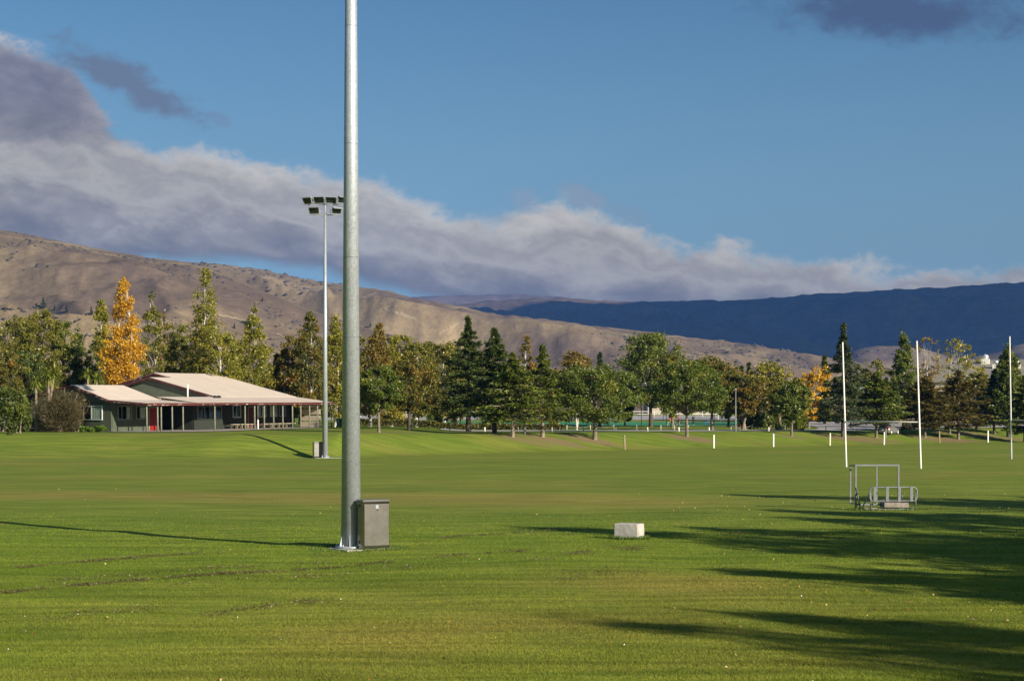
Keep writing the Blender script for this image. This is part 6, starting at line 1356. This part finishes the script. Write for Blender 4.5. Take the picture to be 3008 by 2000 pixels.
# blades of grass on the nearer lawn
def grass_patch(n, y0, y1, pw):
    u = rng.uniform(0, 1, n); Y = (y0 ** (1 - pw) + (y1 ** (1 - pw) - y0 ** (1 - pw)) * u) ** (1 / (1 - pw)); X = (.32 * Y + 6.0) * rng.uniform(-1, 1, n)
    return X, Y
X1, Y1 = grass_patch(1750000, 17.0, 75, 1.7); kp = rng.uniform(0, 1, len(X1)) < (1 - sstep(24, 62, Y1)) ** 1.3 * sstep(.32 * Y1 + 6, .32 * Y1 + 2.5, np.abs(X1)) * sstep(16.5, 18.5, Y1); X1, Y1 = X1[kp], Y1[kp]
n = len(X1); Z1 = ground(X1, Y1); k = rng.uniform(0, 2 * math.pi, n); hgt = rng.uniform(.008, .026, n) * (0.6 + 0.9 * fbm(X1 / .5, Y1 / .5, 77, 3)) * (1 + .6 * sstep(30, 60, Y1)); w_ = rng.uniform(.003, .008, n) * (1 + 1.6 * sstep(25, 60, Y1))
lean_ = rng.normal(0, .55, (n, 2)) * hgt[:, None]
sx, sy = np.cos(k) * w_, np.sin(k) * w_
tri = np.empty((n, 3, 3)); tri[:, 0] = np.stack([X1 - sx, Y1 - sy, Z1 - .004], 1); tri[:, 1] = np.stack([X1 + sx, Y1 + sy, Z1 - .004], 1); tri[:, 2] = np.stack([X1 + lean_[:, 0], Y1 + lean_[:, 1], Z1 + hgt], 1)
d1, l1, s1 = turf_attrs(X1, Y1, Z1)
gb_ = np_obj('grass', tri.reshape(-1, 3), np.arange(3 * n).reshape(-1, 3), mat_turf('grass_blades', False), attrs=[('dry', 'FACE', d1), ('lush', 'FACE', l1), ('soil', 'FACE', s1)]); tag(gb_, 'short mown grass blades on the nearer part of the field', 'grass', kind='stuff')
# taller tufts the mower missed, round the block, cabinet and training frame
def tufts(cx, cy, rx, ry, m, hh): 
    a = rng.uniform(0, 6.28, m); r_ = rng.uniform(.85, 1.25, m); return cx + np.cos(a) * rx * r_, cy + np.sin(a) * ry * r_, hh * rng.uniform(.4, 1.1, m)
TX, TY, TH = [np.concatenate(q) for q in zip(tufts(blk.location.x, blk.location.y, .42, .36, 1500, .11), tufts(cc.x + .05, cc.y + .3, .62, .5, 1000, .07), tufts(s0.x + 1.1, s0.y + .3, 1.15, .5, 1800, .10), tufts(p1.x, p1.y, .85, .7, 900, .06))]
n = len(TX); k = rng.uniform(0, 6.28, n); TZ = ground(TX, TY); tri = np.empty((n, 3, 3)); w_ = .009; tri[:, 0] = np.stack([TX - np.cos(k) * w_, TY - np.sin(k) * w_, TZ - .01], 1); tri[:, 1] = np.stack([TX + np.cos(k) * w_, TY + np.sin(k) * w_, TZ - .01], 1); tri[:, 2] = np.stack([TX + rng.normal(0, .35, n) * TH, TY + rng.normal(0, .35, n) * TH, TZ + TH], 1)
tu = np_obj('grass_tufts', tri.reshape(-1, 3), np.arange(3 * n).reshape(-1, 3), LEAF['bush'], attrs=[('tint', 'FACE', rng.uniform(0, .8, n))]); tag(tu, 'longer unmown grass round the block, cabinet and training frame', 'grass', kind='stuff')
# dried clippings left in lines by the mower
CX, CY = [], []
for (xa, ya, xb, yb, m, wdt) in ((0, 1745, 1000, 1668, 560, .10), (0, 1722, 960, 1655, 220, .3), (60, 1668, 640, 1622, 420, .12), (1000, 1668, 1560, 1618, 300, .12), (560, 1815, 1010, 1765, 160, .2), (1000, 1690, 1450, 1640, 130, .5), (1260, 1585, 1650, 1556, 240, .16), (1560, 1648, 1900, 1610, 200, .3), (900, 1640, 1250, 1605, 120, .5), (100, 1830, 500, 1790, 90, .4), (400, 1720, 1000, 1690, 120, .6), (1640, 1700, 1900, 1680, 110, .5), (2080, 1570, 2560, 1590, 160, .3)):
    a, b = G(xa, ya), G(xb, yb); t = rng.uniform(0, 1, m); keep = fbm(t * 22 + xa, t * 0 + ya, 5, 3) > .47; t = t[keep]; cv = np.sin(t * math.pi) * .5
    CX.append(a.x + (b.x - a.x) * t + rng.normal(0, wdt * .3, len(t))); CY.append(a.y + (b.y - a.y) * t + cv + rng.normal(0, wdt, len(t)))
CX = np.concatenate(CX); CY = np.concatenate(CY); CX = np.repeat(CX, 9) + rng.normal(0, .10, len(CX) * 9); CY = np.repeat(CY, 9) + rng.normal(0, .06, len(CY) * 9)
n = len(CX); P = np.stack([CX, CY, ground(CX, CY) + rng.uniform(.012, .045, n)], 1); v, f = leaf_cloud(P, .018, .35, .45)
CLIP = mat_leaf('dry_clippings', [(0, (.05, .045, .014)), (.6, (.10, .085, .028)), (1, (.16, .14, .05))], .1)
co_ = np_obj('grass_clippings', v, f, CLIP, attrs=[('tint', 'FACE', rng.uniform(0, 1, n))]); tag(co_, 'dark dried grass clippings left in lines across the lawn', 'clippings', kind='stuff')
# fallen leaves and daisies
n0 = 480; Y = 18 + 60 * rng.uniform(0, 1, n0) ** 1.35; X = Y * rng.uniform(-.34, .34, n0)
n1 = 1300; Yb = 24 + 46 * rng.uniform(0, 1, n1); Xb = Yb * (.335 - .24 * rng.uniform(0, 1, n1) ** 1.8)
FXl, FYl = np.concatenate([X, Xb]), np.concatenate([Y, Yb]); n = len(FXl); P = np.stack([FXl, FYl, ground(FXl, FYl) + rng.uniform(.02, .045, n)], 1)
sz = .021 * (1 + .35 * sstep(30, 60, FYl)); v, f = leaf_cloud(P, 1.0, .55, .7); v = (v.reshape(-1, 4, 3) - P[:, None]) * sz[:, None, None] + P[:, None]
FALL = mat_leaf('fallen_leaves', [(0, (.10, .04, .015)), (.4, (.26, .14, .025)), (.75, (.38, .26, .045)), (1, (.46, .36, .12))], .15)
fo = np_obj('fallen_leaves', v.reshape(-1, 3), f, FALL, attrs=[('tint', 'FACE', np.clip(rng.beta(1.3, 1.2, n), 0, 1))]); tag(fo, 'yellow and brown fallen leaves scattered over the lawn', 'leaves', kind='stuff')
n = 130; Y = 18 + 30 * rng.uniform(0, 1, n) ** 1.5; X = Y * rng.uniform(-.34, .34, n); kx = fbm(X / 1.5, Y / 1.5, 66, 3) > .52; X, Y = X[kx], Y[kx]; n = len(X)
v, f = leaf_cloud(np.stack([X, Y, ground(X, Y) + .035], 1), .010, .6, .9); da = np_obj('daisies', v, f, WHITE); tag(da, 'tiny white daisies dotted in the near grass', 'daisies', kind='stuff')
